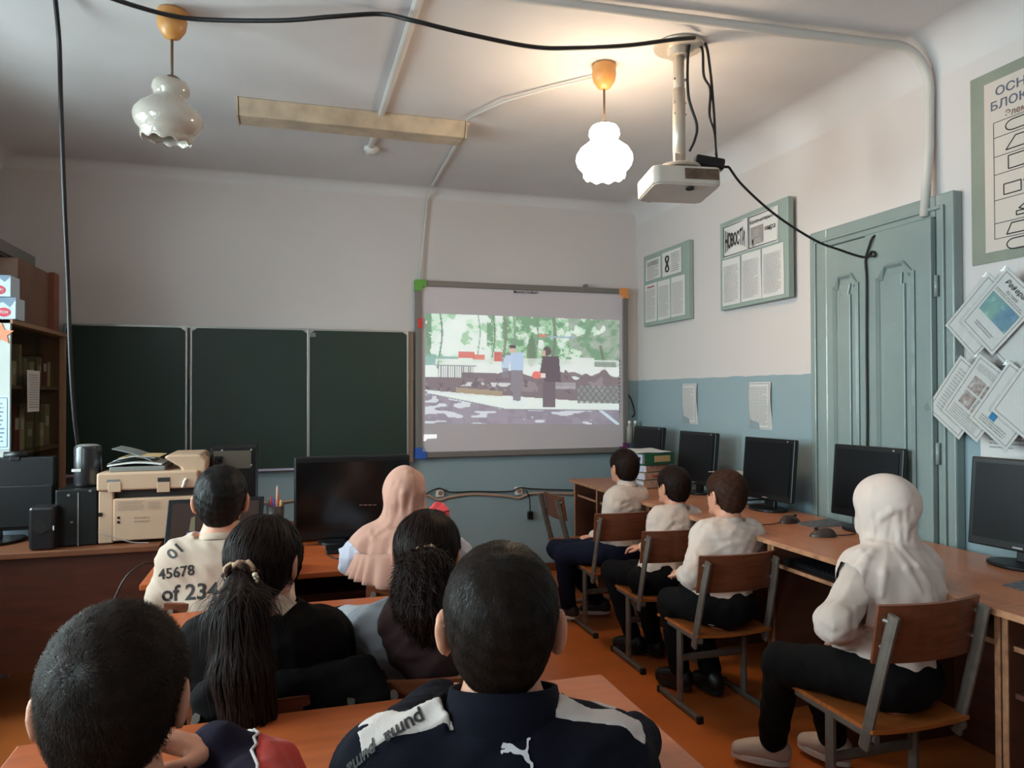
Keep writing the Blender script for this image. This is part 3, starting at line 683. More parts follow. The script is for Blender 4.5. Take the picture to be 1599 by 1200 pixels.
# diamond-hung booklet pages
def diamond(pc_, w_, h_, ang, lift, name, label, group='diamond-hung booklet pages'):
    c = on_x(*pc_, R-lift); a = math.radians(ang)
    r_ = RV*math.cos(a)+UV_*math.sin(a); u_ = -RV*math.sin(a)+UV_*math.cos(a)
    t = thing(name, label, 'page', c, 0, group)
    q = [c-r_*w_/2-u_*h_/2, c+r_*w_/2-u_*h_/2, c+r_*w_/2+u_*h_/2, c-r_*w_/2+u_*h_/2]
    MB().slab(q, (-.0015, 0, 0)).build('page_sheet', PAPER, t)
    g = MB()
    for s1, s2 in (((-1, -1), (1, -1)), ((1, -1), (1, 1)), ((1, 1), (-1, 1)), ((-1, 1), (-1, -1))): g.tube([c+r_*w_*.44*s1[0]+u_*h_*.455*s1[1]+np.array([-.002, 0, 0]), c+r_*w_*.44*s2[0]+u_*h_*.455*s2[1]+np.array([-.002, 0, 0])], .0014, 4)
    g.build('printed_border', PRINT, t)
    # clear sleeve over the page
    n = np.array([-1., 0, 0])
    MB().grid(lambda u, v: c+r_*(w_+.012)*(u-.5)+u_*(h_+.012)*(v-.5)+n*(.006+.0025*math.sin(u*23+v*9)+.002*math.sin(v*31)), 12, 14).build('plastic_sleeve', SLEEVE, t, smooth=True)
    return t, c+np.array([-.003, 0, 0]), r_, u_
SLEEVE = thin_glass('clear_sleeve', (246, 248, 248), .07, .12)
GRN = mat('page_green', (126, 164, 146), .6, rgb2=(92, 126, 162), var=.5, vscale=6); PIC = mat('page_photo', (128, 100, 92), .7, rgb2=(190, 186, 186), var=.8, vscale=60); BLU = mat('page_blue', (52, 128, 178), .6)
A = -47
t, c, r_, u_ = diamond((1533, 494), .195, .27, A, .068, 'booklet_page', 'back page of upper diamond-hung booklet, mostly covered')
t, c, r_, u_ = diamond((1561, 487), .195, .27, A, .082, 'booklet_page', 'upper diamond-hung page with green and blue picture')
MB().slab([c-r_*.075-u_*.045, c+r_*.075-u_*.045, c+r_*.075+u_*.04, c-r_*.075+u_*.04], (-.0008, 0, 0)).build('printed_picture', GRN, t)
text_on('Реферат', c+u_*.098, r_, u_, .026, INK, t, width=.12, lift=.001, shear=.3); text_on('по теме', c+u_*.072, r_, u_, .012, PRINT, t, width=.06, lift=.001)
g = MB(); print_lines(g, c+u_*.055, r_, u_, .15, .016, 2); print_lines(g, c-u_*.09, r_, u_, .1, .02, 2); g.build('printed_text', PRINT, t)
t, c, r_, u_ = diamond((1600, 520), .195, .27, A, .066, 'booklet_page', 'pale page at the photo edge behind the green picture page')
A = -38
t, c, r_, u_ = diamond((1499, 621), .20, .275, A, .068, 'booklet_page', 'lower diamond-hung page with faint grey print, leftmost')
g = MB(); print_lines(g, c, r_, u_, .14, .2, 14); g.build('printed_text', mat('faint_print', (176, 172, 172), .8), t)
t, c, r_, u_ = diamond((1528, 622), .20, .285, A, .080, 'booklet_page', 'lower diamond-hung page with four small photos')
for i in (-1, 1):
    for j in (-1, 1): MB().slab([c+r_*(.033*i+a)+u_*(.034*j+b) for a, b in ((-.029, -.029), (.029, -.029), (.029, .029), (-.029, .029))], (-.0008, 0, 0)).build('printed_photo', PIC, t)
g = MB(); print_lines(g, c+u_*.1, r_, u_, .15, .03, 4); print_lines(g, c-u_*.1, r_, u_, .15, .05, 5); g.build('printed_text', mat('faint_print', (176, 172, 172), .8), t)
t, c, r_, u_ = diamond((1574, 634), .195, .275, A, .092, 'booklet_page', 'lower diamond-hung page with heading and small blue square')
text_on('РУКА', c+u_*.1, r_, u_, .024, INK, t, width=.085, lift=.001); MB().slab([c-r_*.02-u_*.07+r_*a+u_*b for a, b in ((-.014, -.014), (.014, -.014), (.014, .014), (-.014, .014))], (-.0008, 0, 0)).build('blue_square', BLU, t)
g = MB(); print_lines(g, c-u_*.1, r_, u_, .13, .03, 3); g.build('printed_text', PRINT, t)
t, c, r_, u_ = diamond((1616, 620), .21, .29, A, .104, 'booklet_page', 'frontmost lower page cut by the right edge of the photo')
MB().slab([c+r_*.04+u_*.05+r_*a+u_*b for a, b in ((-.03, -.01), (.03, -.01), (.03, .01), (-.03, .01))], (-.0008, 0, 0)).build('blue_strip', BLU, t)
t = thing('wall_sheet', 'blue-grey bordered sheet low on the wall under the diamond pages', 'paper sheet', on_x(1570, 700, R))
q0, q1 = on_x(1531, 655, R-.006), on_x(1599, 715, R-.006)
MB().span((R-.007, q0[1], q1[2]-.01), (R-.005, q1[1]-.05, q0[2])).build('page', PAPER, t)
g = MB(); cc = np.array([R-.0085, (q0[1]+q1[1]-.05)/2, (q0[2]+q1[2])/2]); print_lines(g, cc, RV, UV_, .15, .09, 6); g.build('printed_text', PRINT, t)
# ------------------------------------------------------------------ school chairs
def make_chair(name, label, S, group):
    t = thing(name, label, 'chair', group=group)
    w_ = .163
    for s in (-1, 1):
        x = s*w_
        rn = MB().flat([(x, -.165*S, .014), (x, .165*S, .014)], .022, .026, (1, 0, 0)).build('runner', STEEL, t)
        for y in (-.168*S, .168*S): MB().box((x, y, .0135), (.026, .016, .027)).build('foot_cap', RUBBER, rn)
        MB().flat([(x*.97, .0, .02), (x*.97, .0, .345*S)], .022, .036, (1, 0, 0)).build('leg', STEEL, t)
        MB().flat([(x*.97, -.17*S, .335*S), (x*.97, .14*S, .34*S)], .02, .026, (1, 0, 0)).build('seat_rail', STEEL, t)
        MB().flat([(x*1.04, -.135*S, .30*S), (x*1.04, -.168*S, .42*S), (x*1.02, -.205*S, .56*S), (x*.98, -.232*S, .67*S)], .016, .036, (1, 0, 0)).build('back_upright', STEEL, t)
    MB().flat([(-w_, .0, .21*S), (w_, .0, .21*S)], .03, .016, (0, 0, 1)).build('stretcher', STEEL, t)
    def seat(u, v):
        x, y = (u-.5)*.35, (v-.5)*.345*S; return (x, y, .355*S-.010*(1-(2*u-1)**2)*(1-.5*v)+.004*(v > .9)-.012*max(0, (v-.85)/.15)**2)
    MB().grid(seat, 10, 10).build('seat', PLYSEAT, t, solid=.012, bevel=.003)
    def back(u, v):
        x = (u-.5)*.36; return (x, -.193*S-.026*S*v-.030*(1-(2*u-1)**2)+.022, (.535+.155*v)*S)
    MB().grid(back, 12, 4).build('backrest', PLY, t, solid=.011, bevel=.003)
    for s in (-1, 1):
        for v in (.3, .75):
            MB().cyl((s*w_, -.193*S-.026*S*v-.01, (.535+.155*v)*S), (s*w_, -.193*S-.026*S*v+.026, (.535+.155*v)*S), .006, n=8).build('rivet', ALU, t)
    return t
CG = 'wooden school chairs on steel runners'
ch_s = make_chair('school_chair', 'plywood school chair under the second boy in white along computer desks', 1.0, CG)
ch_s.location = (1.785, 3.375, 0); ROOTM.pop(ch_s.name)
dup(ch_s, (1.775, 3.92, 0), 0, 'plywood school chair under the boy in white turtleneck and navy trousers', CG)
dup(ch_s, (1.765, 2.83, 0), 0, 'plywood school chair under the nearest boy in white by computer desks', CG)
dup(ch_s, (1.86, 4.57, 0), -math.pi/2, 'empty plywood school chair seen side-on near the back wall', CG)
ch_b = make_chair('school_chair', 'larger plywood school chair under the girl in white headscarf', 1.1, CG)
ch_b.location = (1.745, 1.885, 0); ROOTM.pop(ch_b.name)
for x, y, lab in ((-.20, 2.74, 'school chair under the boy in number-print shirt'), (.43, 2.76, 'school chair under the girl in pink headscarf'),
                  (-.03, 1.905, 'school chair under the girl in black with long ponytail'), (.385, 1.905, 'school chair under the girl in brown hooded top'),
                  (-.16, .82, 'school chair under the boy with tousled hair in red sleeves'), (.30, .88, 'school chair under the boy in navy tracksuit')):
    dup(ch_s if y > 1.2 else ch_b, (x, y, 0), 0, lab, CG)

# ------------------------------------------------------------------ pupils' desks
def desk(label, x0, x1, y0, y1, z=.68, panel=DARKWOOD, topm=LAMINATE, name='school_desk'):
    t = thing(name, label, 'desk', ((x0+x1)/2, (y0+y1)/2, 0), group='school desks in rows')
    MB().span((x0, y0, z-.022), (x1, y1, z)).build('desktop', topm, t, bevel=.004)
    MB().span((x0+.06, y1-.07, .27), (x1-.06, y1-.052, z-.025)).build('modesty_panel', panel, t)
    MB().span((x0+.06, y0+.14, z-.13), (x1-.06, y1-.08, z-.118)).build('book_shelf', panel, t)
    for x in (x0+.07, x1-.07):
        ym_ = (y0+y1)/2
        MB().flat([(x, y0+.03, .016), (x, y1-.02, .016)], .026, .03, (1, 0, 0)).build('runner', STEEL, t)
        MB().flat([(x, ym_, .02), (x, ym_, z-.03)], .026, .045, (1, 0, 0)).build('leg', STEEL, t)
        MB().flat([(x, y0+.04, z-.036), (x, y1-.03, z-.036)], .022, .026, (1, 0, 0)).build('top_rail', STEEL, t)
    MB().flat([(x0+.07, (y0+y1)/2, .2), (x1-.07, (y0+y1)/2, .2)], .03, .018, (0, 0, 1)).build('crossbar', STEEL, t)
    return t
desk('nearest orange-brown school desk, in front of the tracksuit boy', -.50, .712, 1.12, 1.625)
desk('middle school desk, in front of the two girls with ponytails', -.50, .712, 2.0, 2.46)
desk('farthest school desk holding the laptop and wide black monitor', -.51, .70, 2.86, 3.44, topm=LAMINATE)
desk('narrow back table behind the far school desk, carrying computer tower', -.515, .70, 3.465, 4.05, name='back_table')
t = thing('teacher_desk', 'dark brown teacher desk with tall front panel under the printer', 'desk', (-1.12, 3.8, 0))
MB().span((-1.72, 3.475, .675), (-.54, 4.055, .70)).build('desktop', mat('brown_desk_edge', (112, 66, 42), .4, var=.2), t, bevel=.003)
MB().span((-1.70, 3.50, .2), (-.56, 3.52, .675)).build('front_panel', DARKWOOD, t)
for x in (-1.71, -.575): MB().span((x, 3.49, 0), (x+.02, 4.04, .675)).build('side_panel', DARKWOOD, t)

# ------------------------------------------------------------------ computer desks along the right wall
ZD = .73; XD = 1.935
segs = [(3.84, 4.98, 'farthest computer desk beside the corner with binders on it'), (2.70, 3.838, 'second computer desk behind the boys in white'),
        (1.635, 2.698, 'third computer desk beside the girl in white headscarf'), (.55, 1.633, 'nearest computer desk cut by the right photo edge')]
for k, (y0, y1, lab) in enumerate(segs):
    t = thing('computer_desk', lab, 'desk', (2.27, (y0+y1)/2, 0), group='laminate computer desks along the right wall')
    MB().span((XD, y0, ZD-.02), (R-.1, y1, ZD)).build('desktop', LAMINATE_Y, t, bevel=.002)
    MB().span((XD-.003, y0, ZD-.0195), (XD, y1, ZD-.002)).build('edge_band', LAMEDGE, t)
    for y in (y0+.002, y1-.02): 
        sp = MB().span((XD+.04, y, .0), (R-.12, y+.018, ZD-.02)).build('side_panel', PANELWOOD, t)
        MB().span((XD+.036, y, .0), (XD+.04, y+.018, ZD-.02)).build('edge_strip', LAMEDGE, sp)
    yd = y1-.42
    dv = MB().span((XD+.04, yd, .0), (R-.12, yd+.018, ZD-.02)).build('divider', PANELWOOD, t)
    MB().span((XD+.036, yd, .0), (XD+.04, yd+.018, ZD-.02)).build('edge_strip', LAMEDGE, dv)
    MB().span((R-.135, y0+.02, .0), (R-.12, y1-.02, ZD-.02)).build('back_panel', DARKWOOD, t)
    for a, b in ((y0+.022, yd-.002), (yd+.02, y1-.022)):
        sh = MB().span((XD+.06, a, ZD-.125), (XD+.42, b, ZD-.110)).build('keyboard_shelf', PANELWOOD, t)
        MB().span((XD+.056, a, ZD-.125), (XD+.06, b, ZD-.110)).build('edge_strip', LAMEDGE, sh)
    if k == 3:
        sh = MB().span((XD+.06, yd+.02, .47), (XD+.42, y1-.022, .485)).build('drawer_shelf', PANELWOOD, t)
    if k in (1, 2):
        kb = thing('keyboard', ('black keyboard on the shelf of second computer desk' if k == 1 else 'black keyboard on the shelf beside the headscarf girl'), 'keyboard', (XD+.15, y1-.22, ZD-.11))
        MB().span((XD+.075, yd+.04, ZD-.109), (XD+.20, y1-.03, ZD-.09)).build('case', BLACKPL, kb, bevel=.004)
        g = MB()
        for r_ in range(5):
            for c_ in range(14): g.box((XD+.09+.023*r_, yd+.06+.0235*c_, ZD-.087), (.018, .019, .008))
        g.build('keys', BLACKPL, kb, kind='stuff')

def monitor(label, x, y, rz, w_=.37, h_=.325, z=ZD, lift=.055, name='monitor', S=1.0):
    """screen faces local -Y; x,y is the foot centre"""
    t = thing(name, label, 'monitor', (x, y, z), rz, group='black computer monitors')
    M = rotz(rz); P = lambda a: np.array([x, y, z])+M @ np.array(a, float)
    el = [P((.115*math.cos(a), .02+.085*math.sin(a), 0.0)) for a in np.linspace(0, 2*math.pi, 28, endpoint=False)]
    MB().slab(el, (0, 0, .014)).build('base', BLACKPL, t, bevel=.005)
    MB().slab([P((-.03, .035, .012)), P((.03, .035, .012)), P((.025, .05, .2)), P((-.025, .05, .2))], M @ np.array([0, .02, 0])).build('neck', BLACKPL, t, bevel=.004)
    z0_, z1_ = lift, lift+h_; tl = .03
    cs = MB()
    def ring(yo, g): return [P((-w_/2+g, yo, z0_+g)), P((w_/2-g, yo, z0_+g)), P((w_/2-g, yo+tl, z1_-g)), P((-w_/2+g, yo+tl, z1_-g))]
    a, b, c = ring(0, 0), ring(.028, .002), ring(.062, .06)
    cs.add(a+b+c, [(0, 1, 5, 4), (1, 2, 6, 5), (2, 3, 7, 6), (3, 0, 4, 7), (4, 5, 9, 8), (5, 6, 10, 9), (6, 7, 11, 10), (7, 4, 8, 11), (8, 9, 10, 11), (3, 2, 1, 0)])
    cs.build('casing', BLACKPL, t, bevel=.006)
    g = .02; q = [P((-w_/2+g, -.0012, z0_+g+.012)), P((w_/2-g, -.0012, z0_+g+.012)), P((w_/2-g, tl-.0035, z1_-g)), P((-w_/2+g, tl-.0035, z1_-g))]
    MB().slab(q, M @ np.array([0, -.001, 0])).build('screen', SCREEN, t)
    MB().box(P((0, -.002, z0_+.014)), (.035, .003, .006), M).build('badge', ALU, t)
    MB().box(P((w_/2-.05, tl-.001, z1_-.012)), (.008, .004, .008), M).build('status_light', ALU, t)
    return t
rzm = math.radians(-90)
monitor('farthest black monitor in the corner behind the binders', 2.44, 4.78, rzm+.12)
monitor('black monitor standing just behind the second boy in white', 2.39, 4.03, rzm+.10)
monitor('black monitor on desk between the nearest boy in white and the door', 2.40, 3.33, rzm+.12)
monitor('black monitor against the teal door behind the white headscarf', 2.45, 2.69, rzm+.12)
monitor('nearest black monitor at the right edge below diamond pages', 2.46, 1.97, rzm+.12)

def mouse(label, px, py, ang, wirepts):
    p = on_z(px, py, ZD+.015); t = thing('computer_mouse', label, 'mouse', (p[0], p[1], ZD), ang, group='dark computer mice')
    M = rotz(ang); q = MB()
    def f(u, v):
        th = 2*math.pi*u; ph = v*math.pi/2; r_ = math.cos(ph)
        return np.array([p[0], p[1], ZD])+M @ np.array([.031*r_*math.cos(th)*(1-.12*math.sin(th)), .057*r_*math.sin(th), .001+.036*math.sin(ph)*(1-.25*math.sin(th)*r_)])
    q.grid(f, 24, 8).build('shell', mat('brown_black_plastic', (58, 44, 38), .4), t, smooth=True)
    MB().box(np.array([p[0], p[1], ZD+.033])+M @ np.array([0, .028, 0]), (.006, .016, .008), M).build('scroll_wheel', RUBBER, t)
    MB().tube(smooth_pts([on_z(x, y, ZD+.004) for x, y in wirepts]), .0022, 5).build('cord', CABLE, t, smooth=True)
mouse('rounded dark mouse behind, near the foot of the middle monitor', 1234, 812, -1.5, [(1222, 815), (1205, 819), (1180, 820)])
mouse('dark mouse in front on the desk beside the patterned pad', 1285, 833, 1.2, [(1303, 836), (1320, 836), (1336, 834)])
mp = MB(); cs_ = [on_z(*q, ZD) for q in ((1243, 818), (1296, 811), (1333, 821), (1270, 825))]
o = mp.slab([c+np.array([0, 0, .0005]) for c in cs_], (0, 0, .003)).build('mouse_pad', mat('patterned_pad', (104, 112, 118), .8, var=.6, vscale=45, rgb2=(60, 60, 70)))
tag(o, 'thin grey patterned mouse pad lying on the desk near the door', 'mouse pad')
cs_ = [on_z(*q, ZD) for q in ((1566, 915), (1599, 908), (1640, 914), (1605, 926))]
o = MB().slab([c+np.array([0, 0, .0005]) for c in cs_], (0, 0, .003)).build('mouse_pad', mat('patterned_pad', (104, 112, 118), .8))
tag(o, 'thin grey patterned mouse pad at the right edge below the nearest monitor', 'mouse pad')

# binders and paper piles
def paper_block(mb, c, d, R_=None): return mb.box(c, d, R_)
bx, by = 2.25, 4.46
GREENB = mat('green_binder', (38, 92, 68), .5); BLUEP = mat('bluish_page_edges', (196, 198, 216), .8, var=.35, vscale=160, stretch=(.2, .2, 1))
zz = ZD
for i, (h_, lab, lt) in enumerate(((.055, 'lowest thick paper file in the stack beneath green binder', 0), (.05, 'middle paper file with red label in the stack', 1), (.05, 'thick paper file just beneath the green binder', 2))):
    t = thing('paper_file', lab, 'file', (bx, by, zz), 0, 'stack of files on the far computer desk')
    rr = rotz(.25+.05*(i-1))
    MB().box((bx, by, zz+h_/2), (.20, .29, h_-.008), rr).build('pages', BLUEP, t)
    MB().box((bx+.0, by, zz+h_-.003), (.22, .30, .004), rr).build('cover', mat('file_cover', (176, 160, 140), .7) if i != 2 else GREENB, t)
    MB().box(np.array([bx, by, zz+h_/2])+rr @ np.array([0, -.148, 0]), (.2, .006, h_-.01), rr).build('spine', mat('file_spine', (184, 150, 132), .7, var=.3, vscale=40), t)
    if i == 1: MB().box(np.array([bx, by, zz+h_/2])+rr @ np.array([0, -.152, 0]), (.07, .003, .012), rr).build('red_label', mat('red_label', (176, 60, 52), .6), t)
    zz += h_
t = thing('ring_binder', 'green ring binder with tan spine label on top of the file stack', 'binder', (bx, by, zz), 0, 'stack of files on the far computer desk')
rr = rotz(.22); h_ = .075
for z_ in (zz+.003, zz+h_-.003): MB().box((bx+.02, by, z_), (.25, .32, .005), rr).build('cover', GREENB, t)
MB().box(np.array([bx+.02, by, zz+h_/2])+rr @ np.array([0, -.158, 0]), (.25, .005, h_), rr).build('spine', GREENB, t)
MB().box(np.array([bx+.02, by, zz+h_/2])+rr @ np.array([.02, -.162, 0]), (.13, .003, .04), rr).build('spine_label', mat('tan_label', (188, 158, 112), .7), t)
MB().box((bx+.015, by+.01, zz+h_/2), (.235, .28, h_-.014), rr).build('pages', BLUEP, t)
MB().tube([np.array([bx+.02, by, zz+h_/2])+rr @ np.array([-.12, -.1, 0]), np.array([bx+.02, by, zz+h_/2])+rr @ np.array([-.128, -.1, 0])], .012, 12).build('finger_ring', BLACKPL, t)
zz += h_
o = MB().grid(lambda u, v: (bx+.02+(u-.5)*.25+.03*(v-.5), by+(v-.5)*.32, zz+.004+.008*math.sin(u*5)**2*abs(v-.5)), 6, 6).build('loose_papers', PAPER, solid=.004)
tag(o, 'loose white papers lying on top of green binder', 'papers')
FOLD = (('green', GREENB), ('dark grey', mat('dark_folder', (70, 84, 78), .6)), ('tan', mat('file_cover', (176, 160, 140), .7)), ('green', GREENB), ('white', PAPER), ('white', PAPER))
for i, od in enumerate(('lowest', 'second', 'third', 'fourth', 'fifth', 'sixth')):
    rr = rotz(random.uniform(-.08, .08)); c = np.array([2.45+.004*i, 3.66+random.uniform(-.01, .01), ZD+.012+.0245*i])
    t = thing('folder', '%s folder, %s from the bottom of pile behind the monitors' % (FOLD[i][0], od), 'folder', (2.45, 3.7, ZD+.0245*i), 0, 'folder pile on the second computer desk')
    for dz in (-.0095, .0095): MB().box(c+np.array([0, 0, dz]), (.205, .272, .003), rr).build('cover', FOLD[i][1], t)
    MB().box(c, (.195, .265, .016), rr).build('pages', BLUEP, t)
o = MB().grid(lambda u, v: (2.46+(u-.5)*.21, 3.66+(v-.5)*.29, ZD+.155+.012*(1-u)*math.sin(3*v)), 5, 5).build('top_sheet', mat('cream_paper', (206, 196, 182), .8), solid=.003)
tag(o, 'cream sheet curling on top of the folder pile behind monitors', 'papers')
for px, lab in ((983, 'left small clear bottle behind the corner monitor'), (992, 'right small clear bottle behind the corner monitor')):
    p = on_y(px, 672, 5.2); t = thing('small_bottle', lab, 'bottle', p-np.array([0, 0, .1]), 0, 'bottles behind the corner monitor')
    MB().lathe([(0, -.1), (.022, -.1), (.022, .02), (.01, .04), (.01, .055), (0, .056)], p, 16).build('bottle_body', mat('cloudy_glass', (150, 150, 140), .2), t, smooth=True)
    MB().lathe([(.0115, .052), (.0115, .072), (0, .073)], p, 12).build('cap', WHITEPL, t, smooth=True)
wire('board_cable', 'thin dark cable from board edge to the corner bottles', [on_y(977, 583, B-.02), on_y(978, 610, B-.015), on_y(986, 625, B-.015), on_y(991, 645, B-.015), on_y(987, 652, B-.02)], .005)

# ------------------------------------------------------------------ sockets and cables on the back wall
for px, py, lab in ((687, 770, 'white wall socket beside the pink headscarf'), (810, 767, 'white wall socket under the middle of interactive board')):
    p = on_y(px, py, B-.01); t = thing('wall_socket', lab, 'socket', p, 0, 'white sockets on the back wall')
    MB().box(p, (.062, .02, .062)).build('plate', WHITEPL, t, bevel=.006)
    MB().tube([p+np.array([0, -.008, 0]), p+np.array([0, -.02, 0])], .022, 16).build('rim', WHITEPL, t)
    MB().tube([p+np.array([0, -.0195, 0]), p+np.array([0, -.021, 0])], .017, 16).build('well', mat('socket_well', (150, 110, 84), .6), t)
yw = B-.012
wire('wall_cable', 'bundled pale cable along the back wall below the interactive board', [on_y(400, 786, yw), on_y(440, 784, yw), on_y(520, 775, yw), on_y(640, 773, yw), on_y(668, 774, yw), on_y(685, 781, yw), on_y(705, 776, yw), on_y(740, 772, yw), on_y(790, 775, yw), on_y(810, 778, yw), on_y(830, 771, yw), on_y(870, 771, yw), on_y(896, 772, yw)], .011, mat('pinkish_cable', (176, 146, 128), .7))
wire('wall_cable', 'thin black cable looping past the sockets on the back wall', [on_y(660, 776, yw), on_y(672, 768, yw-.012), on_y(687, 763, yw-.02), on_y(703, 769, yw-.012), on_y(740, 768, yw-.01), on_y(795, 768, yw-.012), on_y(812, 762, yw-.02), on_y(832, 764, yw-.012), on_y(895, 766, yw-.01)], .0055)
ap = on_y(828, 805, B-.03); t = thing('hanging_adapter', 'small black adapter dangling below the middle wall socket', 'adapter', ap)
MB().box(ap, (.04, .035, .062)).build('block', BLACKPL, t, bevel=.006)
MB().tube(smooth_pts([on_y(822, 766, B-.03), on_y(827, 780, B-.03), ap+np.array([0, 0, .03])]), .0045, 6).build('cord', CABLE, t, smooth=True)

# ------------------------------------------------------------------ glass-fronted cabinet by the left wall
cx, cy0, cy1, ct = -1.29, 4.065, 4.99, 1.715
GREYC = mat('pale_grey_laminate', (186, 190, 186), .5, var=.05); BRW = mat('cabinet_brown_edge', (150, 116, 90), .5); INNER = mat('cabinet_interior', (128, 108, 90), .6)
t = thing('glass_cabinet', 'tall glass-fronted cabinet with pale grey end panel on the left', 'cabinet', (-1.5, 4.5, 0))
MB().span((L+.01, cy0, 0), (cx, cy0+.02, ct)).build('side_panel', GREYC, t)
MB().span((L+.01, cy1-.02, 0), (cx, cy1, ct)).build('side_panel', BRW, t)
MB().span((L+.01, cy0, ct-.022), (cx+.01, cy1, ct)).build('top_panel', BRW, t, bevel=.002)
MB().span((L+.01, cy0+.02, .02), (L+.022, cy1-.02, ct-.022)).build('back_panel', INNER, t)
for z_ in (.05, .70, 1.04, 1.38): MB().span((L+.022, cy0+.02, z_), (cx-.03, cy1-.02, z_+.018)).build('shelf', INNER, t)
MB().span((cx-.02, cy0+.02, .0), (cx, cy1-.02, .72)).build('lower_door', mat('cabinet_door', (168, 132, 98), .5, var=.1), t, bevel=.003)
CG2 = thin_glass('cabinet_glass', (236, 236, 230), .07, .05)
ymid = (cy0+cy1)/2
for i, (a, b, x) in enumerate(((cy0+.02, ymid+.03, cx-.012), (ymid-.03, cy1-.02, cx-.022))): MB().span((x-.004, a, .735), (x, b, ct-.03)).build('glass_door', CG2, t)
MB().span((cx-.026, cy1-.045, .72), (cx, cy1-.02, ct-.022)).build('door_stile', BRW, t)
p = on_x(42, 611, cx+.001); pw, phh = .15, .215
o = MB().slab([(cx+.0005, 4.5, p[2]+phh/2), (cx+.0005, 4.3, p[2]+phh/2), (cx+.0005, 4.31, p[2]-phh/2), (cx+.0005, 4.49, p[2]-phh/2)][::-1], (.001, 0, 0)).build('glass_notice', PAPER)
tag(o, 'printed notice stuck on the cabinet glass', 'paper sheet')
g = MB(); print_lines(g, (cx+.002, 4.4, p[2]), (0, 1, 0), (0, 0, 1), .15, .18, 14); g.build('printed_text', PRINT, o)
# things on the shelves
rs = random.Random(3); SH = [(192, 180, 150), (120, 60, 60), (90, 100, 110), (150, 140, 120), (70, 80, 90), (176, 160, 140)]
for si, z_ in enumerate((.718, 1.058, 1.398)):
    y = cy0+.06; cnt_ = 0
    while y < cy1-.1:
        wd = rs.uniform(.03, .09); ht = rs.uniform(.1, .24); dp_ = rs.uniform(.12, .2)
        nm, sp = ('shelf_box', 'box') if wd > .06 else ('shelf_book', 'book')
        lab = '%s %s on the %s cabinet shelf' % (rs.choice(('small', 'worn', 'dusty', 'slim', 'plain')), ('carton' if sp == 'box' else 'book'), ('lower', 'middle', 'upper')[si])
        b = thing(nm, lab, sp, (-1.5, y, z_), 0, 'things behind the cabinet glass, %s shelf' % ('lower', 'middle', 'upper')[si])
        cnt_ = cnt_+1; b['label'] = '%s %s behind cabinet glass, %s from the near end of the %s shelf' % (rs.choice(('dusty', 'worn', 'plain')), 'carton' if sp == 'box' else 'book', ('first', 'second', 'third', 'fourth', 'fifth', 'sixth', 'seventh', 'eighth', 'ninth', 'tenth', 'eleventh', 'twelfth', 'thirteenth')[cnt_-1], ('lower', 'middle', 'upper')[si])
        mm = mat('shelf_%d' % rs.randrange(6), SH[rs.randrange(6)], .7)
        MB().box((cx-.06-dp_/2, y+wd/2, z_+.001+ht/2), (dp_, wd, ht)).build('carton' if sp == 'box' else 'cover', mm, b, bevel=.003)
        if sp == 'book': MB().box((cx-.06-dp_/2-.004, y+wd/2, z_+.001+ht/2), (dp_-.006, wd-.008, ht+.001)).build('pages', PAPER, b)
        else: MB().box((cx-.0605, y+wd/2, z_+ht*.6), (.003, wd*.6, ht*.25)).build('carton_label', PAPER, b)
        y += wd+rs.uniform(.006, .05)
# on the cabinet top
b = thing('brown_case', 'large brown wooden case standing on cabinet top', 'case', (-1.52, 4.66, ct))
MB().span((L+.02, 4.36, ct+.001), (cx-.06, 4.95, ct+.345)).build('body', mat('brown_case', (122, 88, 68), .6, var=.25, vscale=4), b, bevel=.004)
MB().span((cx-.062, 4.86, ct+.001), (cx-.03, 4.952, ct+.35)).build('edge_board', mat('red_brown_board', (128, 74, 56), .6), b, bevel=.003)
b = thing('grey_device', 'flat grey electronic box lying on top of the brown case', 'device', (-1.55, 4.5, ct+.35))
MB().span((L+.02, 4.22, ct+.36), (cx-.11, 4.80, ct+.425)).build('casing', mat('mid_grey_metal', (108, 104, 100), .5), b, bevel=.004)
MB().span((L+.02, 4.215, ct+.385), (cx-.2, 4.222, ct+.418)).build('front_slot', BLACKPL, b)
MB().span((L+.02, 4.19, ct+.347), (cx-.12, 4.8, ct+.36)).build('base_plate', mat('dark_grey_metal', (66, 68, 68), .5), b)
for k, (zo, xo, lab) in enumerate(((0, .022, 'lower white-blue carton with red round logo on cabinet'), (.107, .0, 'upper white-blue carton with red round logo on cabinet'))):
    b = thing('small_carton', lab, 'box', (cx-.1, 4.15, ct+zo), 0, 'two red-logo cartons on the cabinet')
    MB().span((cx-.28+xo, 4.075, ct+zo+.001), (cx+xo-.002, 4.2, ct+zo+.105)).build('carton', mat('white_blue_carton', (188, 204, 218), .6), b, bevel=.003)
    tr = [(cx-.28+xo, 4.074, ct+zo+.104)]+[(cx-.28+xo+.28*i/10, 4.074, ct+zo+(.104 if i in (0, 10) else .06+.025*rs.random()-(.012 if i % 2 else -.012))) for i in range(10, -1, -1)]
    MB().slab([tr[1], *tr[2:-1], tr[0]], (0, -.0008, 0)).build('printed_pattern', mat('grey_blue_print', (112, 132, 152), .6), b)
    cc = np.array([cx+xo-.052, 4.0735, ct+zo+.033])
    MB().slab([cc+np.array([.028*math.cos(q), 0, .022*math.sin(q)]) for q in np.linspace(0, 2*math.pi, 24, endpoint=False)], (0, -.001, 0)).build('red_logo', mat('red_logo', (196, 46, 66), .5), b)
    text_on('TDM', cc, (1, 0, 0), (0, 0, 1), .014, PAPER, b, width=.034, lift=.0018)
b = thing('glue_bottle', 'small white-capped bottle standing on cabinet edge', 'bottle', (cx-.05, 4.31, ct))
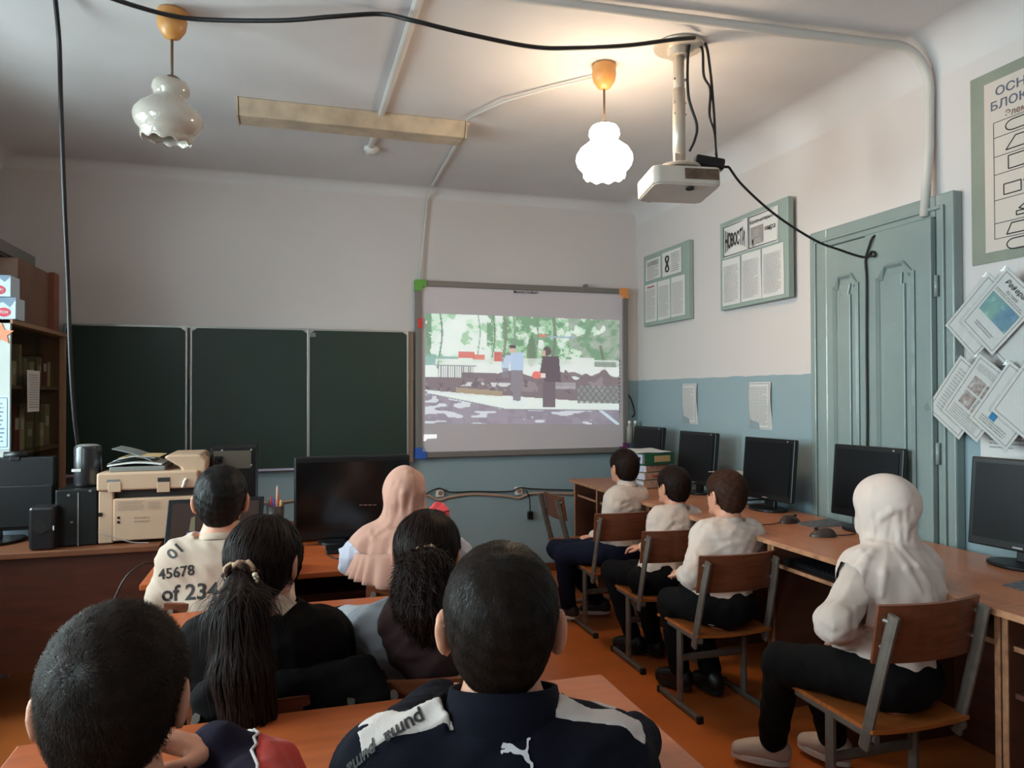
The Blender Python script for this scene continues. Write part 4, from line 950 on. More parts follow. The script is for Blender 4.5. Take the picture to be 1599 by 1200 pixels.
MB().lathe([(0, 0), (.024, 0), (.025, .055), (.022, .06)], (cx-.05, 4.31, ct+.001), 18).build('bottle_body', mat('dark_bottle', (70, 70, 66), .4), b, smooth=True)
MB().lathe([(.024, .058), (.025, .09), (.016, .115), (.008, .122), (0, .123)], (cx-.05, 4.31, ct+.001), 18).build('cap', WHITEPL, b, smooth=True)
b = MB(); c = on_y(2, 522, cy0-.002)
o = b.slab([c+np.array([q*math.cos(a), 0, q*math.sin(a)]) for a, q in ((math.pi/2+math.pi*i/5, .055 if i % 2 == 0 else .025) for i in range(10))], (0, -.003, 0)).build('paper_star', mat('orange_paper', (226, 138, 104), .7))
tag(o, 'orange paper star stuck on the pale cabinet end', 'decoration')
c0, c1 = on_y(-60, 618, cy0-.001), on_y(15, 702, cy0-.001)
o = MB().span((c0[0], cy0-.003, c1[2]), (c1[0], cy0-.0015, c0[2])).build('end_notice', PAPER_B); tag(o, 'bluish printed notice on the pale cabinet end panel', 'paper sheet')
g = MB()
for a_, b_ in (((0, 0), (1, 0)), ((0, 1), (1, 1)), ((0, 0), (0, 1)), ((1, 0), (1, 1))): g.tube([(c0[0]+.01+(c1[0]-c0[0]-.02)*q[0], cy0-.004, c1[2]+.012+(c0[2]-c1[2]-.024)*q[1]) for q in (a_, b_)], .0015, 4)
print_lines(g, ((c0[0]+c1[0])/2, cy0-.003, (c0[2]+c1[2])/2), (1, 0, 0), (0, 0, 1), (c1[0]-c0[0])*.8, .2, 10); g.build('printed_text', mat('blue_print', (110, 128, 150), .7), o)

# ------------------------------------------------------------------ on the teacher's desk
TD = .701
def bk(name, a, b, Y, m, parent, depth=.05, bevel=.005):
    """box whose camera-side face spans two photo points at y = Y"""
    p, q = on_y(*a, Y), on_y(*b, Y); return MB().span((p[0], Y, max(q[2], TD)), (q[0], Y+depth, p[2])).build(name, m, parent, bevel=bevel)
t = thing('desk_monitor', 'wide black monitor back on the teacher desk, leftmost, with webcam', 'monitor', (-1.2, 3.7, TD))
bk('casing', (-60, 717), (84, 826), 3.74, BLACKPL, t, .05); bk('lower_bezel', (-60, 762), (82, 822), 3.72, BLACKPL, t, .03)
p = on_y(-20, 840, 3.76); MB().span((p[0]-.05, 3.75, TD), (p[0]+.05, 3.79, .9)).build('stand_neck', BLACKPL, t); MB().lathe([(0, 0), (.14, 0), (.14, .012), (0, .015)], (p[0], 3.77, TD), 24).build('stand_base', BLACKPL, t)
wc = thing('webcam', 'small black webcam clipped on the leftmost monitor', 'webcam', on_y(25, 712, 3.75)); p = on_y(25, 711, 3.755)
MB().tube([p+np.array([-.045, 0, 0]), p+np.array([.045, 0, 0])], .016, 14).build('body', BLACKPL, wc, smooth=True); MB().box(p+np.array([0, .005, -.016]), (.04, .05, .018)).build('clip', BLACKPL, wc, bevel=.003)
t = thing('computer_tower', 'black computer tower beside the printer', 'computer', (-.95, 3.75, TD)); bk('case', (86, 766), (152, 858), 3.56, BLACKPL, t, .4, .006); bk('side_seam', (121, 770), (122.5, 856), 3.557, GREYPL, t, .004, 0)
for q in ((107, 774), (141, 767), (112, 816)): MB().box(on_y(*q, 3.557), (.01, .006, .008)).build('screw', GREYPL, t)
SPK = mat('speaker_black', (24, 22, 26), .3, coat=.3)
t = thing('speaker', 'rounded black speaker standing on the computer tower', 'speaker', on_y(133, 763, 3.62)); a, b = on_y(110, 698, 3.62), on_y(154, 764, 3.62)
r_ = (b[0]-a[0])/2; c = np.array([(a[0]+b[0])/2, 3.62+r_, 0]); zt_ = on_y(86, 766, 3.56)[2]+.002
MB().lathe([(0, zt_), (r_*.96, zt_), (r_, zt_+.01), (r_, a[2]-.012), (r_*.95, a[2]-.002), (r_*.9, a[2])], (c[0], c[1], 0), 28).build('cabinet', SPK, t, smooth=True)
MB().lathe([(r_*.92, a[2]-.001), (r_*.6, a[2]+.006), (0, a[2]+.008)], (c[0], c[1], 0), 28).build('top_cap', GREYPL, t, smooth=True)
MB().box(on_y(119, 735, 3.615), (.035, .004, .012)).build('sticker', PAPER, t)
t = thing('speaker', 'small black speaker in front of the tower on teacher desk', 'speaker', on_y(65, 858, 3.5)); bk('cabinet', (44, 793), (85, 861), 3.5, SPK, t, .09, .012); MB().box(on_y(83.5, 825, 3.497), (.004, .003, .018)).build('indicator', WHITEPL, t)
MB().tube([on_y(64, 822, 3.501), on_y(64, 822, 3.495)], .03, 18).build('driver_cone', RUBBER, t)
o = MB().slab([on_z(0, 840, TD+.002), on_z(44, 838, TD+.002), on_z(44, 829, TD+.002), on_z(-30, 831, TD+.002)], (0, 0, .03)).build('paper_stack', PAPER_B); tag(o, 'stack of bluish papers glimpsed beneath the leftmost monitor', 'papers')

# printer
YP = 3.56; t = thing('printer', 'beige multifunction printer with paper-laden lid on the teacher desk', 'printer', (-.6, 3.75, TD))
xa, xb = on_y(153, 850, YP)[0], on_y(302, 850, YP)[0]; zA, zB, zC = on_y(153, 768, YP)[2], on_y(153, 757, YP)[2], on_y(200, 738, YP)[2]; xs = on_y(177, 800, YP)[0]; DARKG = mat('printer_gap', (38, 30, 28), .6)
MB().span((xa, YP, TD+.003), (xs, YP+.36, zA)).build('left_pillar', BEIGEPL, t, bevel=.006)
MB().span((xs, YP-.008, TD+.012), (xb, YP+.36, on_y(190, 779, YP)[2])).build('front_body', BEIGEPL, t, bevel=.006)
MB().span((xa+.02, YP+.03, on_y(190, 779, YP)[2]), (xb, YP+.34, zA+.02)).build('output_slot', DARKG, t)
MB().span((xa-.005, YP-.012, on_y(160, 767, YP)[2]), (xb+.02, YP+.36, zC)).build('scanner_unit', BEIGEPL, t, bevel=.008)
p, q = on_y(168, 749, YP), on_y(188, 753, YP); MB().span((p[0], YP-.014, q[2]), (q[0], YP-.011, p[2])).build('maker_badge', GREYPL, t)
p, q = on_y(247, 746, YP), on_y(266, 752, YP); MB().span((p[0], YP-.014, q[2]), (q[0], YP-.011, p[2])).build('handle_recess', DARKG, t)
for a, b in ((246, 266), (170, 190)): p, q = on_y(a, 753, YP), on_y(b, 768, YP); MB().span((p[0], YP-.016, q[2]), (q[0], YP-.01, p[2])).build('latch', BEIGEPL, t, bevel=.002)
x2, x3, z2 = on_y(254, 730, YP)[0], on_y(322, 730, YP)[0], on_y(280, 711, YP)[2]
MB().slab([(x2, YP+.02, z2-.012), (x2+.015, YP+.02, z2), (x3-.03, YP+.02, z2), (x3, YP+.02, z2-.03), (x3-.005, YP+.02, zC-.03), (x2+.085, YP+.02, zC-.03), (x2+.07, YP+.02, zC+.012)][::-1], (0, .3, 0)).build('feeder', BEIGEPL, t, bevel=.01)
p, q = on_y(168, 738, YP), on_y(256, 729, YP); MB().span((p[0], YP+.03, zC), (q[0], YP+.30, q[2])).build('feeder_tray', GREYPL, t, bevel=.004)
g = MB(); 
for (a, b, rows) in ((184, 226, 5), (232, 252, 5)):
    p, q = on_y(a, 783, YP), on_y(b, 796, YP); print_lines(g, np.array([(p[0]+q[0])/2, YP-.0085, (p[2]+q[2])/2]), (1, 0, 0), (0, 0, 1), q[0]-p[0], p[2]-q[2], rows)
p, q = on_y(210, 806, YP), on_y(236, 816, YP); print_lines(g, np.array([(p[0]+q[0])/2, YP-.0085, (p[2]+q[2])/2]), (1, 0, 0), (0, 0, 1), q[0]-p[0], p[2]-q[2], 2); g.build('printed_text', mat('beige_print', (150, 128, 110), .7), t)
for q in ((185, 809), (185, 816)): MB().tube([on_y(*q, YP-.007), on_y(*q, YP-.0105)], .006, 10).build('button', BLACKPL, t)
MB().box(on_y(157, 804, YP), (.014, .006, .016)).build('port', BLACKPL, t)
MB().tube(smooth_pts([on_y(153, 832, YP-.012), on_y(180, 840, YP-.012), on_y(205, 847, YP-.012), on_y(232, 848, YP-.014)]), .002, 5).build('thin_cord', PRINT, t)
p = on_y(290, 755, YP-.012); MB().tube(smooth_pts([on_y(291, 748, YP-.014), on_y(288, 752, YP-.02), on_y(287, 757, YP-.02), on_y(285, 761, YP-.014)]), .006, 8).build('white_clip', WHITEPL, t, smooth=True)
z_ = on_y(200, 729, YP)[2]
o = thing('open_folder', 'grey open folder with papers on top of the printer', 'folder', on_y(220, 725, YP+.12)); a, b = on_y(172, 728, YP+.1), on_y(256, 728, YP+.1)
MB().grid(lambda u, v: (a[0]+(b[0]-a[0])*u, YP+.04+.22*v, a[2]+.004+.012*math.sin(u*3)), 6, 4).build('pages', PAPER, o, solid=.006)
c_, d_ = on_y(180, 700, YP+.15), on_y(258, 727, YP+.15)
MB().grid(lambda u, v: (c_[0]+(d_[0]-c_[0])*u, YP+.08+.2*v, c_[2]+(d_[2]-c_[2])*u+.012*math.sin(u*3.1)), 6, 4).build('raised_cover', mat('grey_folder', (128, 134, 130), .5), o, solid=.004)
for k in range(3): MB().grid(lambda u, v: (a[0]+.02*k+(b[0]-a[0]-.05)*u, YP+.05+.2*v, a[2]+.012+.012*k+(.03-.012*k)*math.sin(u*2.6)), 6, 3).build('curled_page', (PAPER, PAPER_B, mat('tan_label', (188, 158, 112), .7))[k], o, solid=.0015)

# computer case rear, cup, laptop, wide monitor, small items
BT = .681
t = thing('computer_case', 'black computer case with exposed grey power supply, rear towards us', 'computer', (-.26, 3.9, BT)); YQ = 3.72
p, q = on_y(329, 700, YQ), on_y(399, 800, YQ)
MB().span((p[0], YQ, BT), (q[0], YQ+.3, p[2])).build('case', BLACKPL, t, bevel=.004); 
MB().span((p[0]+.012, YQ-.004, on_y(334, 733, YQ)[2]), (q[0]-.02, YQ+.002, on_y(334, 705, YQ)[2])).build('power_supply', mat('psu_metal', (96, 88, 78), .45, metal=.4), t)
pp = on_y(340, 718, YQ); MB().box(pp+np.array([.005, -.006, 0]), (.035, .01, .03)).build('power_socket', BLACKPL, t, bevel=.002); MB().tube([pp+np.array([0, -.01, 0]), pp+np.array([0, -.04, -.01]), pp+np.array([-.005, -.05, -.08])], .008, 8).build('power_plug', BLACKPL, t)
for qx, qz in ((p[0]+.05, p[2]-.012), (q[0]-.02, p[2]-.012), (q[0]-.02, p[2]-.085)): MB().tube([(qx, YQ-.001, qz), (qx, YQ-.006, qz)], .005, 8).build('screw', ALU, t)
t = thing('pencil_cup', 'dark pencil cup filled with coloured pencils', 'pencil cup', on_y(430, 808, 3.62)); p = on_y(430, 800, 3.62); xq, zr = p[0], on_y(430, 790, 3.62)[2]
MB().lathe([(0, BT), (.036, BT), (.04, zr), (.037, zr), (.034, BT+.01)], (xq, 3.62, 0), 24).build('cup', mat('dark_cup', (46, 34, 32), .5), t, smooth=True)
for k, (dx, dh, rgb) in enumerate(((-.028, .028, (60, 60, 70)), (-.018, .045, (190, 50, 60)), (-.006, .04, (70, 70, 150)), (.004, .035, (160, 60, 50)), (.014, .055, (230, 110, 60)), (.024, .03, (220, 180, 130)), (.03, .02, (200, 160, 110)), (.008, .095, (216, 180, 160)))):
    yy = 3.62+.018*math.sin(k*2.3); MB().tube([(xq+dx*.6, yy, BT+.02), (xq+dx, yy, zr+dh-.012), (xq+dx*1.03, yy, zr+dh)], [.0045, .0045, .001], 7).build('pencil', mat('pencil_%d' % k, rgb, .5), t)
t = thing('laptop', 'dark open laptop on far school desk beside the boy', 'laptop', (-.27, 3.1, BT)); p0, p1 = on_y(241, 878, 3.10), on_y(263, 778, 3.17)
xl, wl_ = -.475, .36
MB().span((xl, 2.93, BT), (xl+wl_, 3.12, BT+.018)).build('base', BLACKPL, t, bevel=.004)
def lidp(u, v, l=0): return np.array([xl+wl_*u+.012*v, 3.11+.07*v-l, BT+.02+(.93-BT-.02)*v])
MB().slab([lidp(0, 0), lidp(1, 0), lidp(1, 1), lidp(0, 1)], (0, .012, 0)).build('lid', BLACKPL, t, bevel=.003)
MB().slab([lidp(.05, .06, .002), lidp(.95, .06, .002), lidp(.95, .94, .002), lidp(.05, .94, .002)], (0, .001, 0)).build('screen', mat('laptop_screen', (52, 38, 34), .12, emit=(80, 60, 52), estr=.12), t)
SB = mat('screen_blue_strip', (120, 120, 190), .4, emit=(130, 130, 210), estr=.5)
MB().slab([lidp(.22, .42, .004), lidp(.8, .42, .004), lidp(.8, .47, .004), lidp(.22, .46, .004)], (0, .001, 0)).build('screen_strip', SB, t)
MB().slab([lidp(.24, .48, .004), lidp(.30, .48, .004), lidp(.29, .72, .004), lidp(.25, .7, .004)], (0, .001, 0)).build('screen_figure', mat('screen_pale', (96, 92, 70), .4, emit=(96, 92, 70), estr=.3), t)
MB().slab([lidp(.5, .48, .004), lidp(.8, .48, .004), lidp(.75, .62, .004), lidp(.55, .6, .004)], (0, .001, 0)).build('screen_figure', mat('screen_pale', (96, 92, 70), .4), t)
g = MB()
for i in range(5):
    for j in range(13): g.box((xl+.03+.024*j, 2.975+.024*i, BT+.0195), (.019, .019, .004))
g.build('keys', BLACKPL, t, kind='stuff')
wire('laptop_cable', 'thin dark cable drooping from laptop down the desk side', [on_y(243, 880, 3.0), on_y(225, 881, 2.95), on_y(205, 893, 2.9), on_y(190, 912, 2.88), on_y(176, 945, 2.87), on_y(166, 985, 2.86)], .0035)
t = thing('wide_monitor', 'wide black desktop monitor standing before the pink headscarf girl', 'monitor', (.28, 3.4, BT)); YT = 3.36
p, q = on_y(459, 715, YT), on_y(640, 836, YT)
MB().span((p[0], YT, q[2]), (q[0], YT+.045, p[2])).build('casing', BLACKPL, t, bevel=.008); MB().span((p[0]+.012, YT-.002, q[2]+.04), (q[0]-.012, YT+.002, p[2]-.025)).build('screen', mat('glossy_dark_screen', (10, 9, 9), .16), t)
xm = (p[0]+q[0])/2; MB().span((xm-.035, YT+.03, BT), (xm+.035, YT+.06, q[2]+.1)).build('stand_neck', BLACKPL, t)
MB().slab([(xm+.15*math.cos(a), YT+.03+.09*math.sin(a), BT) for a in np.linspace(0, 2*math.pi, 28, endpoint=False)], (0, 0, .012)).build('stand_base', BLACKPL, t)
for i in range(4): MB().box(on_y(564+7*i, 789, YT-.003), (.016, .002, .005)).build('sticker_mark', mat('brown_mark', (96, 66, 56), .5), t)
kbd = thing('slim_keyboard', 'slim black keyboard lying before the wide monitor', 'keyboard', on_z(560, 856, BT)); a = on_z(508, 857, BT)
MB().span((a[0], a[1]-.13, BT), (a[0]+.4, a[1]+.0, BT+.014)).build('case', BLACKPL, kbd, bevel=.004); g = MB()
for i in range(5):
    for j in range(15): g.box((a[0]+.025+.025*j, a[1]-.115+.023*i, BT+.016), (.02, .019, .004))
g.build('keys', BLACKPL, kbd, kind='stuff')
o = MB().tube(smooth_pts([on_z(510, 866, BT+.003), on_z(522, 872, BT+.003), on_z(536, 872, BT+.003), on_z(556, 868, BT+.003)]), .0025, 5).build('thin_cable', CABLE, smooth=True); tag(o, 'thin dark cord curling on far desk near the pink headscarf girl', 'cable')
t = thing('highlighter', 'lime green marker lying beside the wide monitor', 'marker', on_y(480, 822, 3.5)); p = on_y(474, 823, 3.5); p2 = on_y(487, 821.5, 3.5)
MB().tube([p, p2], .009, 10).build('barrel', mat('lime', (140, 190, 80), .5), t, smooth=True); MB().tube([p2, p2+(p2-p)*.4], .008, 10).build('cap', mat('lime_dark', (70, 110, 50), .5), t, smooth=True)
o = MB().span((on_y(450, 800, 3.5)[0]-.03, 3.46, BT), (on_y(498, 800, 3.5)[0], 3.56, on_y(480, 826, 3.5)[2])).build('pen_box', BLACKPL, bevel=.01); tag(o, 'low black box under the lime marker beside the wide monitor', 'box')
t = thing('red_pouch', 'red pointed pouch standing on far desk right of pink headscarf', 'pouch', on_z(683, 850, BT)); p = on_y(683, 782, 3.2)
MB().add([(p[0]-.06, 3.12, BT), (p[0]+.05, 3.12, BT), (p[0]+.05, 3.28, BT), (p[0]-.06, 3.28, BT), (p[0]-.05, 3.15, p[2]-.05), (p[0]+.045, 3.16, p[2]-.035), (p[0]+.04, 3.24, p[2]-.03), (p[0]-.045, 3.24, p[2]-.05), (p[0]-.006, 3.2, p[2]), (p[0]+.028, 3.2, p[2]-.012)],
         [(3, 2, 1, 0), (0, 1, 5, 4), (1, 2, 6, 5), (2, 3, 7, 6), (3, 0, 4, 7), (4, 5, 9, 8), (6, 7, 8, 9), (5, 6, 9), (7, 4, 8)]).build('pouch_body', mat('red_cloth', (204, 62, 70), .7), t, bevel=.006)
MB().tube([(p[0]-.048, 3.149, p[2]-.055), (p[0]+.045, 3.158, p[2]-.04)], .003, 5).build('seam', mat('dark_red', (140, 30, 40), .7), t)
# ------------------------------------------------------------------ people: implicit surfaces meshed with surface nets
A3 = lambda *a: np.array(a, np.float32)
def nets(f, lo, hi, h):
    lo, hi = np.array(lo, np.float32), np.array(hi, np.float32); Bk = 8
    nb = np.ceil((hi-lo)/(h*Bk)).astype(int)+1; n = nb*Bk
    bi = np.stack(np.meshgrid(*[np.arange(k) for k in nb], indexing='ij'), -1).reshape(-1, 3)
    dv = f((lo+(bi*Bk+(Bk-1)/2)*h).astype(np.float32))
    keep = (np.abs(dv) < h*Bk*1.35).reshape(nb)
    ex = lambda a: a.repeat(Bk, 0).repeat(Bk, 1).repeat(Bk, 2)
    V = ex(np.where(dv < 0, -1, 1).astype(np.float32).reshape(nb)); idx = np.argwhere(ex(keep))
    V[tuple(idx.T)] = f((lo+idx*h).astype(np.float32))
    S = V < 0
    c = [S[a:n[0]-1+a, b:n[1]-1+b, d:n[2]-1+d] for a in (0, 1) for b in (0, 1) for d in (0, 1)]
    cnt = sum(x.astype(np.int8) for x in c); mix = np.argwhere((cnt > 0) & (cnt < 8))
    if len(mix) == 0: return None, None
    offs = np.array([(a, b, d) for a in (0, 1) for b in (0, 1) for d in (0, 1)])
    val = np.stack([V[mix[:, 0]+o[0], mix[:, 1]+o[1], mix[:, 2]+o[2]] for o in offs], 1)
    acc = np.zeros((len(mix), 3)); num = np.zeros((len(mix), 1))
    for i in range(8):
        for j in range(i+1, 8):
            if np.abs(offs[i]-offs[j]).sum() != 1: continue
            a, b = val[:, i], val[:, j]; m_ = (a < 0) != (b < 0); t = np.where(m_, a/(a-b+1e-12), 0)[:, None]
            acc += m_[:, None]*(offs[i]+(offs[j]-offs[i])*t); num += m_[:, None]
    P = lo+(mix+acc/num)*h
    ids = -np.ones(n, np.int32); ids[tuple(mix.T)] = np.arange(len(mix)); Q = []
    for ax in range(3):
        e = np.zeros(3, int); e[ax] = 1; u, v = [(1, 2), (2, 0), (0, 1)][ax]; eu = np.eye(3, dtype=int)[u]; ev = np.eye(3, dtype=int)[v]
        sl = lambda s, o: s[o[0]:n[0]-1+o[0], o[1]:n[1]-1+o[1], o[2]:n[2]-1+o[2]]
        a, b = sl(S, (0, 0, 0)), sl(S, e); w_ = np.argwhere(a != b); w_ = w_[(w_[:, u] > 0) & (w_[:, v] > 0)]
        s0 = S[tuple(w_.T)]; g_ = lambda d: ids[tuple((w_-d).T)]
        q = np.stack([g_(0*e), g_(eu), g_(eu+ev), g_(ev)], 1); q[~s0] = q[~s0][:, ::-1]; Q.append(q)
    Q = np.concatenate(Q); Q = Q[(Q >= 0).all(1)]
    return P.astype(np.float32), Q.astype(np.int32)

def capd(p, a, b, ra, rb=None):
    rb = ra if rb is None else rb; a, b = A3(*a), A3(*b); d = b-a
    t = np.clip(((p-a) @ d)/(d @ d+1e-9), 0, 1); return np.linalg.norm(p-a-t[:, None]*d, axis=1)-(ra+(rb-ra)*t)
def elld(p, c, r, M=None):
    q = p-A3(*c)
    if M is not None: q = q @ np.asarray(M, np.float32)
    r = A3(*r); k0 = np.linalg.norm(q/r, axis=1); k1 = np.linalg.norm(q/(r*r), axis=1); return k0*(k0-1)/np.maximum(k1, 1e-6)
def smin(a, b, k): h_ = np.clip(.5+.5*(b-a)/k, 0, 1); return b*(1-h_)+a*h_-k*h_*(1-h_)
def smax(a, b, k): return -smin(-a, -b, k)
def folds(p, amp, seed, fr=62.0):
    rg = np.random.default_rng(seed); o = np.zeros(len(p), np.float32)
    w1 = .6*np.sin(p @ rg.normal(size=3).astype(np.float32)*14+1)
    for k in range(4):
        d = rg.normal(size=3); d /= np.linalg.norm(d); o += np.abs(np.sin(p @ (d*fr*(.6+.35*k)).astype(np.float32)+rg.uniform(0, 6)+w1*1.6))**1.5/(1+.4*k)
    return amp*(o-1.2)

def frame(yaw, pitch=0, roll=0):
    """columns: right, forward, up. yaw clockwise from +Y, pitch up, roll to the right (degrees)"""
    return rotz(-math.radians(yaw)) @ rotx(math.radians(pitch)) @ roty(math.radians(roll))
def cloth(name, rgb, var=.08): return mat(name, rgb, .9, bump=.12, bscale=420, var=var, vscale=5, sheen=.12 if max(rgb) > 90 else 0, spec=.5 if max(rgb) > 90 else .15)

class Person:
    def __init__(s, label, head, yaw, pelvis, S=1.0, hs=1.0, pitch=0, roll=0, tyaw=None, slump=.0, neck=.118):
        s.hc, s.S, s.hs = np.array(head, float), S, hs; s.Hm = frame(yaw, pitch, roll); s.pel = np.array(pelvis, float)
        s.Tm = frame(yaw if tyaw is None else tyaw); s.lat, s.fw = s.Tm[:, 0], s.Tm[:, 1]
        s.nb = s.hc+np.array([0, 0, -neck*hs])-s.fw*.028
        s.ax = (s.nb-s.pel); s.bow = -s.fw*slump
        s.sh = {k: s.nb+s.lat*g*.112*S+np.array([0, 0, -.064*S])+s.fw*.006 for k, g in (('l', -1), ('r', 1))}
        s.arm, s.leg, s.hand = {}, {}, {}
        s.hip = {k: s.pel+s.lat*g*.062*S for k, g in (('l', -1), ('r', 1))}
        s.root = thing('person', label, 'person', (s.pel[0], s.pel[1], 0), group='pupils watching the film')
    def H(s, x, y, z): return s.hc+s.Hm @ (np.array([x, y, z])*s.hs)
    def torso(s, p, g=0.0):
        a = s.pel.astype(np.float32); d = s.ax.astype(np.float32); t = np.clip(((p-a) @ d)/(d @ d), -.12, 1.0)
        w_ = np.interp(t, (-.12, 0, .3, .55, .8, .93, 1), np.array((.09, .118, .108, .118, .134, .12, .06))*s.S)+g
        dd = np.interp(t, (-.12, 0, .3, .6, .85, 1), np.array((.07, .092, .08, .084, .078, .045))*s.S)+g
        q = p-a-t[:, None]*d-(np.sin(np.clip(t, 0, 1)*math.pi))[:, None]*s.bow.astype(np.float32)
        u = q @ s.lat.astype(np.float32); v = np.sqrt(np.maximum((q*q).sum(1)-u*u, 0)); r_ = np.sqrt((u/w_)**2+(v/dd)**2)
        return ((r_-1)*dd).astype(np.float32)
    def sleeves(s, p, g=.008, k=.035, upto=1.0, only=None, puff=0.0):
        d = None
        for n_ in ('l', 'r') if only is None else (only,):
            if n_ not in s.arm: continue
            e, w_ = s.arm[n_]; S = s.S
            a = capd(p, s.sh[n_], e, .043*S+g, .039*S+g+puff); b = capd(p, e, e+(w_-e)*(upto-.04), .039*S+g+puff, .029*S+g+puff*.5); a = smin(a, b, .02); d = a if d is None else np.minimum(d, a)
        return d
    def headd(s, p, ears=True):
        q = ((p-s.hc.astype(np.float32)) @ s.Hm.astype(np.float32))/s.hs
        d = elld(q, (0, -.006, .018), (.073, .093, .083)); d = smin(d, elld(q, (0, .030, -.052), (.051, .054, .056)), .04)
        d = smin(d, capd(q, (0, .085, -.002), (0, .101, -.030), .007, .011), .012)
        d = smin(d, elld(q, (0, .083, -.058), (.021, .011, .009)), .01); d = smin(d, elld(q, (0, .076, -.088), (.024, .02, .018)), .02)
        for g in (-1, 1):
            d = smax(d, -elld(q, (g*.031, .091, -.004), (.016, .018, .011)), .008)
            if ears:
                M = rotz(g*.42) @ roty(g*.12); e = elld(q, (g*.078, -.012, -.014), (.0085, .021, .033), M)
                e = smax(e, -elld(q, (g*.088, .0, -.012), (.012, .012, .020), M), .006); d = smin(d, e, .007)
        return d*s.hs
    def body(s, h=.0065, ears=True):
        def f(p):
            d = s.headd(p, ears); d = smin(d, capd(p, s.H(0, -.022, -.05), s.nb+s.fw*.004-np.array([0, 0, .02]), .043*s.hs, .05*s.S), .025)
            d = smin(d, s.torso(p, -.006), .03)
            a = s.sleeves(p, -.006, upto=1.04); 
            if a is not None: d = smin(d, a, .03)
            for k, (kn, an) in s.leg.items():
                S = s.S; L1 = smin(capd(p, s.hip[k], kn, .066*S, .05*S), capd(p, kn, an, .046*S, .032*S), .02); d = smin(d, L1, .03)
            for k, (hd, pn) in s.hand.items(): d = smin(d, s.handd(p, s.arm[k][1], hd, pn, k), .012)
            return d
        J = [s.hc+np.array([0, 0, .12]), s.hc-np.array([0, 0, .1]), s.hc-.13, s.hc+.13, s.pel-.15, s.pel+.15]+list(s.sh.values())
        for a in list(s.arm.values())+list(s.leg.values()): J += list(a)
        for k, (hd, pn) in s.hand.items(): J.append(s.arm[k][1]+hd*.17)
        J = np.array(J); V, Q = nets(f, J.min(0)-.08, J.max(0)+.08, h)
        o = link_mesh('body', V, Q, SKIN, s.root, smooth=True)
        for g in (-1, 1):
            c = s.H(g*.030, .064, -.004); e = MB(); r_ = .0122*s.hs
            e.grid(lambda u, v: c+r_*np.array([math.sin(math.pi*v)*math.cos(2*math.pi*u), math.sin(math.pi*v)*math.sin(2*math.pi*u), math.cos(math.pi*v)]), 14, 8)
            eo = e.build('eye', mat('eye_white', (226, 222, 216), .25), o, smooth=True)
            ir = MB(); fdir = s.Hm[:, 1]; ir.tube([c+fdir*r_*.86, c+fdir*r_*1.02], [r_*.5, r_*.3], 12); ir.build('iris', mat('iris_brown', (48, 30, 22), .2), o)
        return o
    def handd(s, p, wr, hd, pn, side):
        hd = hd/np.linalg.norm(hd); pn = pn-hd*(pn @ hd); pn /= np.linalg.norm(pn); ac = np.cross(hd, pn); k = .92*s.S
        M = np.stack([ac, hd, pn], 1); q = ((p-wr.astype(np.float32)) @ M.astype(np.float32))/k
        d = elld(q, (0, .045, 0), (.034, .045, .015))
        for i, (x, L_) in enumerate(((-.026, .046), (-.009, .058), (.009, .062), (.026, .054))):
            b = np.array([x, .075-.004*abs(i-1.6), 0]); m_ = b+np.array([x*.12, L_*.5, .012]); e = m_+np.array([0, L_*.32, .026])
            d = smin(d, np.minimum(capd(q, b, m_, .0092, .0085), capd(q, m_, e, .0085, .0068)), .006)
        th = 1; b = np.array([.03*th, .018, .004]); m_ = b+np.array([.022*th, .024, .012]); e = m_+np.array([.004*th, .026, .008])
        return smin(d, np.minimum(capd(q, b, m_, .012, .010), capd(q, m_, e, .010, .0075)), .01)*k
    def grid_of(s, f, name, m, pts, pad, h, smooth=True, parent=None, sub=0):
        P_ = np.array(pts); V, Q = nets(f, P_.min(0)-pad, P_.max(0)+pad, h); return link_mesh(name, V, Q, m, parent or s.root, smooth)
    def shirt(s, name, m, g=.012, hem=-.06, neck=.004, amp=.0035, seed=1, h=.0075, puff=0, upto=1.0, extra=None, lines=None):
        up = s.ax/np.linalg.norm(s.ax)
        def f(p):
            d = s.torso(p, g); nc = s.nb-np.array([0, 0, .03*s.S]); d = smin(d, np.minimum(capd(p, nc, s.sh['l'], .042*s.S+g*.6, .04*s.S+g*.6), capd(p, nc, s.sh['r'], .042*s.S+g*.6, .04*s.S+g*.6)), .03); a = s.sleeves(p, g*.8, upto=upto, puff=puff)
            if a is not None: d = smin(d, a, .07)
            if extra is not None: d = smin(d, extra(p), .02)
            d = d+folds(p, amp, seed)
            d = smax(d, ((s.pel+np.array([0, 0, hem])).astype(np.float32)[2]-p[:, 2]), .008)
            inner = capd(p, s.H(0, -.022, -.05), s.nb-np.array([0, 0, .02]), .05*s.hs, .052*s.S)
            pl_ = (p-s.nb.astype(np.float32)) @ up.astype(np.float32)-neck; rd = np.linalg.norm(p-s.nb.astype(np.float32)-pl_[:, None]*up.astype(np.float32), axis=1)-.07*s.S
            return smax(d, -np.maximum(-pl_, rd), .008)
        if lines: f = ridged(f, lines, .007, .012, .003)
        s.fshirt = f
        J = [s.pel, s.nb, s.sh['l'], s.sh['r']]
        for a in s.arm.values(): J += list(a)
        return s.grid_of(f, name, m, J, .16, h)
    def collar(s, name, m, hgt=.03, r0=.058, r1=.052, thick=.006, tilt=.25, lift=0.0):
        up = s.ax/np.linalg.norm(s.ax); c = s.nb+up*(lift-.012); R_ = s.Tm @ rotx(-tilt)
        pr = [(r0*s.S, 0), (r0*s.S*1.02, hgt*.5), (r1*s.S, hgt), (r1*s.S-thick, hgt), (r0*s.S-thick, 0)]
        return MB().lathe(pr, c, 28, R=R_).build(name, m, s.root, smooth=True)
